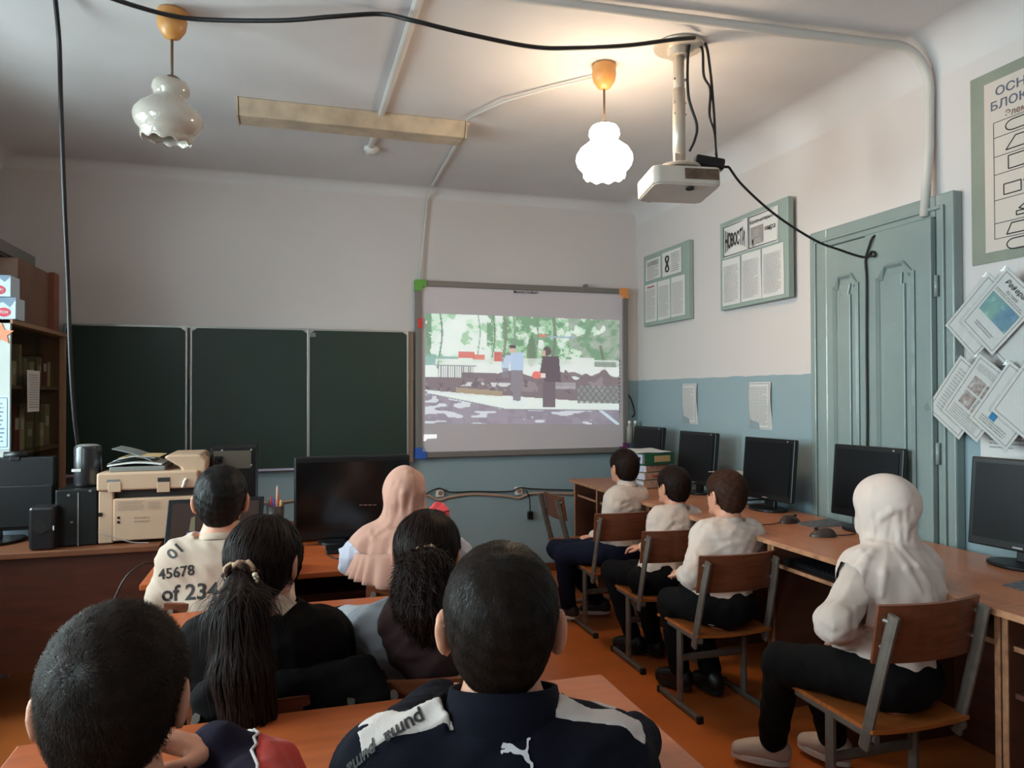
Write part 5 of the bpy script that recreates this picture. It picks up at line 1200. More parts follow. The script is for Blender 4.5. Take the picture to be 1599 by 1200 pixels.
    def trousers(s, name, m, seed=3, h=.008, g=.010, amp=.004, low=.9):
        def f(p):
            d = elld(p, s.pel+np.array([0, 0, -.005]), (.128*s.S+g, .11*s.S+g, .095*s.S), s.Tm)
            for k, (kn, an) in s.leg.items():
                S = s.S; e = kn+(an-kn)*low; L1 = smin(capd(p, s.hip[k], kn, .072*S+g, .052*S+g), capd(p, kn, e, .05*S+g, .038*S+g), .025); d = smin(d, L1, .025)
            return smax(d+folds(p, amp, seed, 30), .362-.0*p[:, 2]-p[:, 2]-1.0, .01) if False else d+folds(p, amp, seed, 30)
        J = [s.pel]+[j for a in s.leg.values() for j in a]
        return s.grid_of(f, name, m, J, .17, h)
    def shoes(s, m, sole, toe, names='shoe'):
        for k, (kn, an) in s.leg.items():
            td = np.array(toe[k], float); td[2] = 0; td /= np.linalg.norm(td); rt = np.array([td[1], -td[0], 0]); S = s.S; c = np.array([an[0], an[1], 0.0]); M = np.stack([rt, td, np.array([0, 0, 1.])], 1)
            base = np.array([0, 0, max(0, an[2]-.062*S)])
            def f(p):
                q = ((p-(c+base).astype(np.float32)) @ M.astype(np.float32))/S
                d = capd(q, (0, -.03, .034), (0, .105, .028), .034, .03); d = smin(d, elld(q, (0, -.012, .062), (.036, .045, .04)), .03); d = smin(d, elld(q, (0, .04, .045), (.034, .06, .03)), .02)
                return smax(d, .018-q[:, 2], .004)*S
            o = s.grid_of(f, names, m, [c+base, c+base+td*.1*S], .1, .005)
            P_ = [c+base+M @ (np.array([.038*math.cos(a)*(1-.12*math.sin(a)), .038+.098*math.sin(a), 0])*S) for a in np.linspace(0, 2*math.pi, 28, endpoint=False)]
            MB().slab(P_, (0, 0, .024*S)).build('sole', sole, o, bevel=.004)
            lc = MB()
            for i in range(3): lc.tube([c+base+M @ (np.array([g*.02, .035+.022*i, .072-.007*i-.004*abs(g)])*S) for g in (-1, 0, 1)], .003, 5)
            lc.build('lace', mat('pale_laces', (196, 188, 180), .8), o)
    # ---------------------------------------------------------------- hair
    def hairf(s, t=.008, nape=-.082, ear=True, full=0.0, front=.05, seed=0, rough=.0006):
        ys_ = (-.12, -.05, -.028, -.012, .012, .032, .045, .07, .1); zs_ = (nape, nape, nape+.012, -.02 if ear else -.05, .012 if ear else -.05, -.012 if ear else -.04, .012, front, front+.012)
        def f(p):
            q = ((p-s.hc.astype(np.float32)) @ s.Hm.astype(np.float32))/s.hs
            d = elld(q, (0, -.008, .020), (.073+t+full, .094+t+full, .083+t)); d = smin(d, elld(q, (0, -.042, -.032), (.056+full, .048+t*.6+full, .058)), .03)
            zl = np.interp(q[:, 1], ys_, zs_)+.004*np.sin(q[:, 0]*150+seed)*(q[:, 1] < 0)
            d = smax(d, zl-q[:, 2], .012)
            n_ = rough*(np.sin(q @ A3(190, 60, 40)+seed)+np.sin(q @ A3(-70, 210, 90)+2*seed)+np.sin(q @ A3(60, -110, 230)))/1.6
            return (d+n_)*s.hs
        return f
    def hair(s, m, n=5000, length=.03, width=.0016, whorl=(.0, -.055, .09), lift=.04, jit=.2, h=.006, name='hair', tuft=0.0, smat=None, **kw):
        f = s.hairf(**kw); V, Q = nets(f, s.hc-.16*s.hs, s.hc+.16*s.hs, h); o = link_mesh(name, V, Q, m, s.root, smooth=True)
        s.strands(f, V, Q, smat or m, n, length, width, s.H(*whorl), lift, jit, o, tuft); return o
    def strands(s, f, V, Q, m, n, length, width, wh, lift, jit, parent, tuft=0.0, flow=None, steps=4):
        rg = np.random.default_rng(n); fc = rg.integers(0, len(Q), n); wt = rg.dirichlet((1, 1, 1, 1), n)
        p = np.einsum('nk,nkd->nd', wt, V[Q[fc]]).astype(np.float32)
        def grad(x):
            e = .002; g = np.stack([f(x+A3(*(e*np.eye(3)[i])))-f(x-A3(*(e*np.eye(3)[i]))) for i in range(3)], 1); return g/(np.linalg.norm(g, axis=1, keepdims=True)+1e-9)
        nrm = grad(p); ok = nrm @ s.Hm[:, 2].astype(np.float32) > -.75; p, nrm = p[ok], nrm[ok]; n = len(p)
        L_ = (length*(.55+.7*rg.random(n)))[:, None]/steps; pts = [p-nrm*.002]; x = p; lf = lift*(.4+1.2*rg.random((n, 1)))
        rj = rg.normal(size=(n, 3)).astype(np.float32)*jit
        for k in range(steps):
            d = (x-wh.astype(np.float32)) if flow is None else flow(x); d = d/(np.linalg.norm(d, axis=1, keepdims=True)+1e-6)+rj*(.6+.4*k/steps)
            g = grad(x); d = d-g*(d*g).sum(1, keepdims=True); d /= np.linalg.norm(d, axis=1, keepdims=True)+1e-6
            tf = tuft*np.clip(((x-wh.astype(np.float32)) @ s.Hm[:, 1].astype(np.float32))/.08, 0, 1)[:, None] if tuft else 0
            x = x+(d+g*(lf+tf)).astype(np.float32)*L_; pts.append(x)
        P_ = np.stack(pts, 1); m1 = P_.shape[1]
        side = np.cross(P_[:, -1]-P_[:, 0], nrm); side /= np.linalg.norm(side, axis=1, keepdims=True)+1e-9
        wd = width*np.linspace(1, .25, m1)[None, :, None]*(.6+.8*rg.random((n, 1, 1))); A_, B_ = P_+side[:, None]*wd, P_-side[:, None]*wd
        VV = np.stack([A_, B_], 2).reshape(-1, 3).astype(np.float32); b0 = (np.arange(n)*m1*2)[:, None]; k = np.arange(m1-1)[None, :]*2
        q = np.stack([b0+k, b0+k+1, b0+k+3, b0+k+2], -1).reshape(-1, 4).astype(np.int32)
        return link_mesh('hair_strands', VV, q, m, parent, smooth=True, kind='stuff')
    # ---------------------------------------------------------------- flat print pressed on a garment
    def press(s, V, F, name, m, f, direction, parent, lift=.0018):
        V = V.astype(np.float32); d = A3(*direction); t = np.zeros(len(V), np.float32)
        for _ in range(40): t += np.clip(f(V+t[:, None]*d), -.02, .02)*.8
        return link_mesh(name, V+(t-lift)[:, None]*d, F, m, parent)

def trace(f, px, py, t0=.3):
    d = ray(px, py); d = d/np.linalg.norm(d); t = t0
    for _ in range(90): t += float(np.clip(f((CAM+d*t)[None].astype(np.float32))[0], -.05, .25))*.7
    return CAM+d*t, d
def ridged(f, lines, r=.008, k=.012, sink=.004, t0=.3):
    """cloth surface f with raised folds running along polylines laid on it"""
    segs_ = []
    for ln in lines:
        P_ = [trace(f, *q, t0) for q in ln]; P_ = [a+d*sink for a, d in P_]
        segs_ += [(P_[i], P_[i+1], r*(.6 if i == 0 else 1), r*(.5 if i == len(P_)-2 else 1)) for i in range(len(P_)-1) if np.linalg.norm(P_[i+1]-P_[i]) < .2]
    def g(p):
        d = f(p)
        for a, b, ra, rb in segs_: d = smin(d, capd(p, a, b, ra, rb), k)
        return d
    return g
def look(h): return math.degrees(math.atan2(1.7-h[0], 5.3-h[1]))
def sub(V, F, it=2):
    """split long edges of a flat polygon fan so that it can follow a curved back"""
    tri = [(q[0], q[i], q[i+1]) for q in F for i in range(1, len(q)-1)]; V = [tuple(v) for v in V]
    for _ in range(it):
        nt_ = []; mid = {}
        def M_(a, b):
            k = (min(a, b), max(a, b))
            if k not in mid: mid[k] = len(V); V.append(tuple((np.array(V[a])+np.array(V[b]))/2))
            return mid[k]
        for a, b, c in tri: x, y, z = M_(a, b), M_(b, c), M_(c, a); nt_ += [(a, x, z), (x, b, y), (z, y, c), (x, y, z)]
        tri = nt_
    return np.array(V), tri
WHITECL = cloth('white_cotton', (206, 187, 177)); BLACKCL = cloth('black_cloth', (15, 12, 13)); NAVYCL = cloth('navy_trousers', (22, 24, 42))
Z = np.array([0, 0, 1.])

# --- first boy in white (turtleneck), sitting sideways on his chair
h_ = on_y(974, 729, 3.93); p = Person('boy in white turtleneck and navy trousers sitting farthest back', h_, -12, (1.835, 3.87, .445), S=.96, hs=.98, tyaw=-28, pitch=4)
p.leg = {'l': (on_z(880, 866, .415), on_z(888, 950, .075)), 'r': (np.array([1.52, 4.12, .42]), np.array([1.80, 4.12, .075]))}
p.arm = {'l': (on_y(944, 832, 3.86), on_y(938, 856, 4.02)), 'r': (p.sh['r']+A3(.0, .03, -.2), np.array([1.72, 4.04, .50]))}
p.hand = {'l': (np.array([-.8, .5, -.1]), -Z), 'r': (np.array([-1, .2, -.1]), -Z)}
p.body(); p.shirt('turtleneck', WHITECL, hem=-.045, seed=11, amp=.004, lines=[[(962, 802), (968, 792), (984, 787)], [(958, 798), (964, 789), (972, 783)], [(972, 803), (985, 796), (1000, 794)]]); p.collar('rolled_collar', WHITECL, .05, .056, .052, lift=.008)
p.trousers('trousers', NAVYCL); p.shoes(mat('dark_sneaker', (40, 36, 38), .6), mat('white_sole', (214, 206, 200), .6), {'l': (-.6, .5, 0), 'r': (-1, .35, 0)})
p.hair(HAIRB, 6000, .018, .0008, seed=1)
# --- second boy in white
h_ = on_y(1051, 759, 3.42); p = Person('boy in white top and black trousers, middle of the three boys', h_, -14, (1.80, 3.30, .445), S=.94, hs=.97, tyaw=-10, pitch=2)
p.leg = {'l': (on_z(955, 893, .41), on_z(990, 1000, .075)), 'r': (on_z(1000, 905, .43), on_z(1022, 1003, .075))}
p.arm = {'l': (on_y(1012, 893, 3.30), on_y(1002, 884, 3.5)), 'r': (p.sh['r']+A3(.0, .02, -.2), np.array([1.8, 3.55, .53]))}
p.hand = {'l': (np.array([-.5, .8, .1]), -Z), 'r': (np.array([-.5, .8, -.1]), -Z)}
p.body(); p.shirt('white_top', WHITECL, hem=-.05, seed=12, amp=.004, lines=[[(1040, 826), (1047, 817), (1056, 812)], [(1055, 830), (1064, 824), (1078, 822)], [(1060, 834), (1074, 829), (1086, 829)]]); p.collar('collar', WHITECL, .03, .058, .05)
p.trousers('trousers', BLACKCL); p.shoes(mat('black_shoe', (20, 18, 18), .4), RUBBER, {'l': (-.5, .8, 0), 'r': (-.3, .9, 0)})
p.hair(HAIRB, 6000, .018, .0008, seed=2)
# --- third boy in white
h_ = on_y(1133, 771, 2.86); p = Person('boy in white top and black trousers nearest the camera of three', h_, -10, (1.765, 2.74, .45), S=1.0, hs=1.0, tyaw=2)
p.leg = {'l': (on_z(1050, 940, .42), on_z(1062, 1052, .075)), 'r': (np.array([1.82, 3.08, .43]), on_z(1112, 1058, .075))}
p.arm = {'l': (on_y(1080, 900, 2.72), on_y(1068, 896, 2.95)), 'r': (p.sh['r']+A3(.0, .0, -.2), np.array([1.88, 3.0, .54]))}
p.hand = {'l': (np.array([.2, .9, -.1]), -Z), 'r': (np.array([-.3, .9, -.1]), -Z)}
p.body(); p.shirt('white_top', WHITECL, hem=-.07, seed=13, amp=.004, lines=[[(1100, 940), (1115, 946), (1130, 944)], [(1108, 930), (1122, 934), (1136, 933)], [(1085, 862), (1088, 880), (1083, 900)], [(1118, 860), (1140, 850), (1160, 848)]]); p.collar('collar', WHITECL, .022, .058, .052)
p.trousers('trousers', BLACKCL); p.shoes(mat('black_shoe', (20, 18, 18), .4), RUBBER, {'l': (-.4, .9, 0), 'r': (-.1, 1, 0)})
p.hair(mat('brown_hair', (62, 38, 28), .6, var=.3, vscale=60, spec=.12), 7000, .018, .0008, seed=3)

# --- headscarves
def scarf(p, name, m, seed, cape_r, cape_d, hem, pleat=.006, npl=15, flare=.0, tie=True, h=.0075, armf=.75, nk=.072, lift_=.25, fz=.03, lines=None, rr=.008):
    nb, up = p.nb, p.ax/np.linalg.norm(p.ax)
    def f(P_):
        q = ((P_-p.hc.astype(np.float32)) @ p.Hm.astype(np.float32))/p.hs
        d = elld(q, (0, -.010, .018), (.086, .106, .098)); d = smin(d, elld(q, (0, .012, -.058), (.078, .074, .07)), .03)
        d = smin(d, capd(q, (0, -.03, -.06), (0, -.028, -.13), nk, nk-.01), .03)
        a = np.arctan2(q[:, 0], -q[:, 1]); lo_ = np.clip((fz-q[:, 2])/.09, 0, 1); d = d+.009*lo_*(1-np.abs(np.sin(a*3.6+q[:, 2]*9*np.sin(seed*3)+seed)))**2+.005*lo_*(1-np.abs(np.sin(a*7.5-q[:, 2]*12+seed)))**2+.0025*np.sin(q @ A3(60, 40, -50)+seed)
        if tie: d = d+.010*np.exp(-((q[:, 2]+.098)/.010)**2)
        d = smax(d*p.hs, -elld(q, (0, .115, -.022), (.052, .06, .068))*p.hs, .008)
        # cape over the shoulders
        u = (P_-nb.astype(np.float32)); z_ = u[:, 2]; t = np.clip(-z_/hem, 0, 1); lx, ly = u @ p.lat.astype(np.float32), u @ p.fw.astype(np.float32)+.012
        an = np.arctan2(lx/cape_r, ly/cape_d); pl_ = pleat*np.clip(t*1.6, .1, 1)*(np.sin(an*npl+seed+2*np.sin(z_*20))+.5*np.sin(an*npl*1.7+1))
        c = smin(p.torso(P_, .03), np.minimum(capd(P_, nb-Z*.03, p.sh['l'], .042*p.S+.02, .042*p.S+.022), capd(P_, nb-Z*.03, p.sh['r'], .042*p.S+.02, .042*p.S+.022)), .05)
        for k_ in ('l', 'r'): c = smin(c, capd(P_, p.sh[k_], p.sh[k_]+(p.arm[k_][0]-p.sh[k_])*armf, .043*p.S+.017, .043*p.S+.021), .05)
        w_ = np.interp(t, (0, .2, .5, 1), (.05, .10, cape_r*.9, cape_r+flare)); dd = np.interp(t, (0, .2, .5, 1), (.05, .085, cape_d*.95, cape_d+flare))
        c = smin(c, (np.sqrt((lx/w_)**2+(ly/dd)**2)-1)*dd*.85, .03)+pl_
        hz = -hem*(1+.04*np.sin(an*3+seed)-lift_*(np.abs(lx)/cape_r)**2)
        c = smax(c, hz-z_, .006); c = smax(c, z_-.05, .02)
        return smin(d, c, .03)
    if lines: f = ridged(f, lines, rr, .012, .003)
    return p.grid_of(f, name, m, [p.hc, nb-np.array([0, 0, hem]), nb], .2, h), f

h_ = on_y(1381, 796, 1.93); p = Person('girl in white headscarf, white shirt and black trousers', h_, -4, (1.775, 1.82, .485), S=1.04, hs=1.02, tyaw=-8)
p.leg = {'l': (on_z(1222, 1035, .46), on_z(1205, 1163, .085)), 'r': (on_z(1275, 1040, .45), on_z(1302, 1160, .085))}
p.arm = {'l': (on_y(1302, 975, 1.80), on_y(1325, 1000, 2.0)), 'r': (p.sh['r']+A3(-.01, .03, -.22), np.array([1.84, 2.08, .57]))}
p.hand = {'l': (np.array([.4, .9, -.2]), -Z), 'r': (np.array([-.5, .8, -.1]), -Z)}
p.body(ears=False); p.shirt('white_shirt', WHITECL, hem=-.03, seed=14, amp=.0045, puff=.004, lines=[[(1284, 985), (1300, 998), (1322, 996)], [(1285, 970), (1302, 980), (1322, 976)], [(1336, 950), (1334, 980), (1330, 1000)], [(1340, 985), (1348, 1000), (1352, 1015)]])
SCW = cloth('white_scarf_cloth', (214, 194, 184), .04); scarf(p, 'headscarf', SCW, 1.3, .172, .125, .232, pleat=.0055, npl=9, flare=.014, h=.0055, nk=.06, lift_=.12, lines=[[(1369, 826), (1376, 808), (1392, 797), (1416, 790)], [(1413, 794), (1415, 822), (1414, 848)], [(1425, 796), (1427, 824), (1424, 850)], [(1402, 800), (1403, 824), (1404, 850)],
  [(1364, 764), (1362, 800), (1364, 838)], [(1345, 842), (1358, 849), (1380, 853), (1404, 856), (1430, 853)], [(1394, 858), (1415, 888), (1437, 925)], [(1371, 853), (1345, 862), (1315, 880)], [(1376, 856), (1352, 872), (1330, 898)], [(1408, 858), (1432, 885), (1452, 915)], [(1384, 858), (1380, 895), (1376, 930)], [(1362, 860), (1345, 895), (1340, 930)]])
p.trousers('trousers', BLACKCL); p.shoes(mat('beige_sneaker', (206, 182, 166), .6), mat('pale_sole', (226, 214, 204), .6), {'l': (-.5, .4, 0), 'r': (-.3, .8, 0)})
kn, an = p.leg['l']; MB().tube([kn+(an-kn)*.86, kn+(an-kn)*.98], .04, 18).build('red_sock', mat('red_sock', (150, 34, 40), .8), p.root, smooth=True)

# --- pink headscarf girl
h_ = on_y(632, 773, 2.700); p = Person('girl in pinkish headscarf and ruffled pale blouse at far desk', h_, 14, (.44, 2.68, .455), S=1.0, hs=.93, tyaw=12, pitch=2)
p.arm = {'l': (on_y(556, 872, 2.810), on_y(600, 868, 2.990)), 'r': (on_y(712, 868, 2.770), np.array([.52, 2.92, .72]))}
p.leg = {'l': (np.array([.36, 2.96, .46]), np.array([.36, 3.0, .08])), 'r': (np.array([.52, 2.94, .46]), np.array([.54, 2.98, .08]))}
p.hand = {'l': (np.array([.7, .6, .1]), -Z), 'r': (np.array([-.5, .8, .0]), -Z)}
p.body(ears=False); p.shirt('blouse', cloth('pale_blue_blouse', (186, 184, 198)), hem=-.05, seed=15, amp=.0075, puff=.016)
scarf(p, 'headscarf', cloth('pink_scarf_cloth', (196, 146, 128), .05), 4.2, .135, .105, .125, pleat=.004, npl=12, flare=.01, tie=False, h=.006, armf=.25, nk=.080, fz=.07, rr=.006, lines=[[(613, 755), (606, 785), (603, 806)], [(617, 765), (612, 790), (611, 814)], [(624, 752), (618, 785), (616, 810)], [(636, 738), (630, 770), (628, 802)], [(655, 742), (660, 768), (660, 788)], [(645, 745), (644, 775), (642, 800)],
  [(596, 816), (608, 820), (624, 822)], [(578, 830), (584, 843), (604, 853)], [(606, 822), (592, 832), (584, 842)]])
rf = MB(); cc = p.nb-Z*.085
def fn(u, v):
    a = 2*math.pi*u; w1 = math.sin(a*22+1.5*math.sin(a*5))*v; sd_ = abs(math.cos(a))
    return cc+p.lat*(math.cos(a)*(.168+.03*v+.010*w1))+p.fw*(math.sin(a)*(.112+.03*v+.009*w1)-.014)-Z*((.13-.05*sd_)*v-.015*(1-sd_))
rf.grid(fn, 200, 6)
rf.build('ruffle', cloth('pink_scarf_cloth', (196, 146, 128)), p.root, smooth=True, solid=.003)
p.trousers('skirt_trousers', BLACKCL); p.shoes(mat('black_shoe', (20, 18, 18), .4), RUBBER, {'l': (0, 1, 0), 'r': (.2, 1, 0)})

# --- boy in number-print shirt
h_ = on_y(346, 779, 2.630); p = Person('boy in cream T-shirt printed with black handwritten numbers', h_, 6, (-.20, 2.62, .455), S=1.1, hs=1.03, tyaw=4, slump=.015)
p.arm = {'l': (on_y(258, 930, 2.700), np.array([-.36, 2.86, .72])), 'r': (p.sh['r']+A3(.06, .08, -.2), np.array([-.02, 2.9, .72]))}
p.leg = {'l': (np.array([-.27, 2.92, .47]), np.array([-.27, 2.98, .08])), 'r': (np.array([-.12, 2.92, .47]), np.array([-.11, 2.98, .08]))}
p.hand = {'l': (np.array([.1, 1, 0]), -Z), 'r': (np.array([-.1, 1, 0]), -Z)}
CREAM = cloth('cream_cotton', (190, 166, 148)); p.body(); so = p.shirt('tshirt', CREAM, hem=-.06, seed=16, amp=.0045, upto=.55, g=.016); p.collar('neckband', CREAM, .02, .06, .056)
def shirt_text(body, px, py, hgt, wid, rot=0):
    V, F = text_geo(body, 1.0, .02); mn, mx = V.min(0), V.max(0); V = (V-(mn+mx)/2)*np.array([wid/(mx[0]-mn[0]), hgt/(mx[1]-mn[1]), 0]); V, F = sub(V, F, 1)
    a = math.radians(rot); c = on_y(px, py, 2.330); d = ray(px, py); d = d/np.linalg.norm(d); rr_ = np.array([d[1], -d[0], 0]); rr_ /= np.linalg.norm(rr_); uu_ = np.cross(rr_, d)
    W_ = c+(V[:, :1]*math.cos(a)-V[:, 1:2]*math.sin(a))*rr_+(V[:, :1]*math.sin(a)+V[:, 1:2]*math.cos(a))*uu_
    p.press(W_, F, 'shirt_number', INK, p.fshirt, d, so)
shirt_text('45678', 275, 894, .034, .105, 3); shirt_text('of 234', 296, 925, .05, .165, -2); shirt_text('01', 272, 862, .034, .042, 40)
p.trousers('trousers', NAVYCL); p.shoes(mat('black_shoe', (20, 18, 18), .4), RUBBER, {'l': (0, 1, 0), 'r': (.1, 1, 0)})
p.hair(HAIR, 5000, .022, seed=4, nape=-.09)

# --- girl with long ponytail, black jacket
h_ = on_y(414, 876, 1.860); p = Person('girl in black jacket with long ponytail and striped scrunchie', h_, 24, (-.02, 1.83, .46), S=1.08, hs=1.0, tyaw=8, roll=-3)
p.arm = {'l': (p.sh['l']+A3(-.07, .1, -.19), np.array([-.14, 2.06, .72])), 'r': (on_y(528, 1010, 1.940), np.array([.14, 2.08, .72]))}
p.leg = {'l': (np.array([-.1, 2.05, .47]), np.array([-.1, 2.1, .08])), 'r': (np.array([.06, 2.05, .47]), np.array([.06, 2.1, .08]))}
p.hand = {'l': (np.array([.3, 1, 0]), -Z), 'r': (np.array([-.3, 1, 0]), -Z)}
JET = cloth('black_jacket', (15, 11, 11)); p.body(); p.shirt('jacket', JET, hem=-.09, seed=17, amp=.004, g=.022)
p.trousers('skirt_trousers', BLACKCL); p.shoes(mat('black_shoe', (20, 18, 18), .4), RUBBER, {'l': (0, 1, 0), 'r': (.1, 1, 0)})
MB().slab([on_y(424, 950, 1.735), on_y(437, 926, 1.77), on_y(464, 941, 1.79), on_y(441, 962, 1.73)], (0, -.006, 0)).build('collar_flap', cloth('cream_collar', (190, 168, 152)), p.root, bevel=.003)
p.hair(HAIRB, 5000, .05, .0018, whorl=(0, .02, .1), full=.003, ear=False, nape=-.07, seed=5, jit=.08, lift=.02)
tie = on_y(376, 900, 1.740); tail = [on_y(400, 880, 1.800), tie, on_y(375, 960, 1.650), on_y(380, 1040, 1.620), on_y(390, 1100, 1.615), on_y(394, 1135, 1.615)]
tr_ = [.035, .022, .05, .055, .045, .016]
def ft(x):
    d = None
    for i in range(len(tail)-1): c_ = capd(x, tail[i], tail[i+1], tr_[i], tr_[i+1]); d = c_ if d is None else smin(d, c_, .02)
    return d+.0025*np.sin(x[:, 0]*260+6*np.sin(x[:, 2]*9))
V, Q = nets(ft, np.min(tail, 0)-.08, np.max(tail, 0)+.08, .006); po = link_mesh('ponytail', V, Q, HAIRB, p.root, smooth=True)
p.strands(ft, V, Q, HAIRB, 5000, .11, .0016, tail[0]+Z*.1, .05, .07, po, flow=lambda x: np.tile(A3(.06, .0, -1), (len(x), 1)))
def scrunchie(p, c, axis, r_, rr, m1, m2, n=44):
    axis = axis/np.linalg.norm(axis); u = np.cross(axis, (1, 0, 0)); u /= np.linalg.norm(u); v = np.cross(axis, u); o = None
    for k, m_ in ((0, m1), (1, m2)):
        g = MB(); P_ = [c+(r_+.004*math.sin(7*a+k*3))*(u*math.cos(a)+v*math.sin(a))+axis*(.007*math.sin(5*a+k*math.pi)+(k-.5)*.009) for a in np.linspace(0, 2*math.pi, n)]
        g.tube(P_, [rr*(1+.25*math.sin(i*2.4+k)) for i in range(n)], 8); o = g.build('scrunchie', m_, p.root, smooth=True)
scrunchie(p, tie, tail[2]-tail[0], .032, .0065, cloth('tan_satin', (176, 140, 112)), cloth('dark_satin', (60, 42, 36)))
for i in range(3): MB().lathe([(0, -.006), (.005, -.004), (.006, 0), (.005, .004), (0, .006)], on_y(398+2*i, 898+5*i, 1.705), 10).build('pearl', mat('pearl', (214, 190, 164), .3), p.root, smooth=True)

# --- girl with bushy ponytail and hood
h_ = on_y(667, 862, 1.900); p = Person('girl with bushy low ponytail in grey top with dark brown hood', h_, 20, (.42, 1.86, .46), S=1.08, hs=1.0, tyaw=2, roll=2)
p.arm = {'l': (on_y(548, 985, 2.030), np.array([.26, 2.06, .72])), 'r': (p.sh['r']+A3(.07, .1, -.18), np.array([.5, 2.08, .72]))}
p.leg = {'l': (np.array([.34, 2.05, .47]), np.array([.34, 2.1, .08])), 'r': (np.array([.5, 2.05, .47]), np.array([.5, 2.1, .08]))}
p.hand = {'l': (np.array([.6, .7, 0]), -Z), 'r': (np.array([-.3, 1, 0]), -Z)}
p.body(); p.shirt('grey_top', cloth('grey_blue_cotton', (142, 144, 150)), hem=-.07, seed=18, amp=.0055, puff=.014)
HOODM = cloth('dark_brown_hood', (64, 46, 46))
def fh(x):
    u = x-p.nb.astype(np.float32); lx, ly, lz = u @ p.lat.astype(np.float32), u @ p.fw.astype(np.float32), u[:, 2]
    q = np.stack([lx, ly, lz], 1); d = elld(q, (0, -.045, -.055), (.135, .085, .10)); d = smin(d, elld(q, (0, -.08, -.11), (.095, .055, .09)), .04); d = smin(d, elld(q, (0, -.01, -.005), (.10, .085, .05)), .03)
    d = smax(d, -elld(q, (0, -.0, .05), (.07, .07, .07)), .02)
    return d+.011*np.abs(np.sin(lx*22-lz*26+1.0*np.sin(ly*24)))*np.clip(-ly*14, 0, 1)-.004
fh = ridged(fh, [[(586, 990), (590, 1003), (602, 1006), (620, 996), (634, 978)], [(622, 1022), (640, 1025), (662, 1022)], [(600, 960), (598, 980), (592, 996)], [(640, 1000), (655, 990), (672, 992)]], .007, .014, .002, .8)
p.grid_of(fh, 'hood', HOODM, [p.nb-.14, p.nb+.1], .06, .006)
p.trousers('jeans', cloth('blue_denim', (60, 78, 104))); p.shoes(mat('black_shoe', (20, 18, 18), .4), RUBBER, {'l': (0, 1, 0), 'r': (.1, 1, 0)})
p.hair(HAIRB, 5000, .05, .0018, whorl=(0, .03, .1), full=.003, ear=False, nape=-.06, seed=6, jit=.1, lift=.03)
tie = on_y(665, 872, 1.775); tail = [tie+A3(0, .02, .0), on_y(663, 900, 1.730), on_y(665, 935, 1.720), on_y(668, 975, 1.730)]; tr_ = [.022, .064, .072, .04]
V, Q = nets(ft, np.min(tail, 0)-.1, np.max(tail, 0)+.1, .006); po = link_mesh('ponytail', V, Q, HAIRB, p.root, smooth=True)
p.strands(ft, V, Q, HAIRB, 6000, .035, .0013, tail[0], .3, .6, po, flow=lambda x: np.tile(A3(.0, -.1, -1), (len(x), 1)))
scrunchie(p, tie, np.array([0, -.8, -.5]), .026, .008, cloth('tan_satin', (176, 140, 112)), cloth('copper_satin', (150, 96, 66)))

# --- boy in navy tracksuit
h_ = on_y(783, 968, .97); p = Person('boy in navy tracksuit with leaping-cat emblem, centre foreground', h_, 17, (.30, .87, .50), S=1.12, hs=.99, tyaw=14, slump=.01, neck=.122)
p.arm = {'l': (on_y(590, 1205, 1.02), on_z(686, 1098, .728)), 'r': (on_y(948, 1215, 1.0), np.array([.60, 1.22, .72]))}
p.leg = {'l': (np.array([.25, 1.24, .48]), np.array([.25, 1.3, .08])), 'r': (np.array([.42, 1.24, .48]), np.array([.43, 1.3, .08]))}
p.hand = {'l': (np.array([.6, .6, 0]), -Z), 'r': (np.array([-.6, .8, 0]), -Z)}
NV = cloth('navy_tracksuit', (15, 15, 27)); p.body(h=.006); so = p.shirt('track_jacket', NV, hem=-.09, seed=19, amp=.0035, g=.02, h=.006)
p.collar('stand_collar', NV, .056, .069, .065, lift=-.006); p.trousers('trousers', NV); p.shoes(mat('black_shoe', (20, 18, 18), .4), RUBBER, {'l': (0, 1, 0), 'r': (.1, 1, 0)})
STW = cloth('white_stripe_cloth', (206, 192, 186))
for k in ('l', 'r'):
    e_, w_ = p.arm[k]; s0 = p.sh[k]; g_ = -1 if k == 'l' else 1; out = (p.lat*g_*.75+Z*.65-p.fw*.35)
    def fs(x, e_=e_, s0=s0, w_=w_, out=out):
        base = p.fshirt(x)-.0022; top = p.nb+p.lat*g_*.045-Z*.004
        d1 = np.minimum(capd(x, top+out*.02, s0+out*.055, .021), capd(x, s0+out*.055, e_+out*.06, .021)); d1 = np.minimum(d1, capd(x, e_+out*.06, w_+out*.045, .017))
        # band: close to the line along the outer seam, any depth
        return np.maximum(base, np.minimum(d1, 1))
    def band(x, e_=e_, s0=s0, w_=w_, g_=g_):
        base = p.fshirt(x)-.0022; top = p.nb+p.lat*g_*.05; n1 = p.fw
        def slab_(a, b, wd):
            a, b = A3(*a), A3(*b); d = b-a; L_ = np.linalg.norm(d); d = d/L_; t = (x-a) @ d; nn = np.cross(d, Z); nn = nn-0*d; nn /= np.linalg.norm(nn)+1e-6
            nn = nn.astype(np.float32); off = (x-a) @ nn; upv = np.cross(nn, d); up_ = (x-a) @ (upv*np.sign(upv[2]+1e-6)).astype(np.float32)
            return np.maximum.reduce([np.abs(off)-wd, t-L_-.004, -t-.004, -up_])
        bk0 = -p.fw*.022; r_ = np.minimum(slab_(top+bk0, s0+p.lat*g_*.02+bk0, .0185), slab_(s0+bk0, e_+bk0*.5, .0185)); return np.maximum(base, r_)
    p.grid_of(band, 'shoulder_stripe', STW, [p.nb, s0, e_], .09, .004, parent=so)
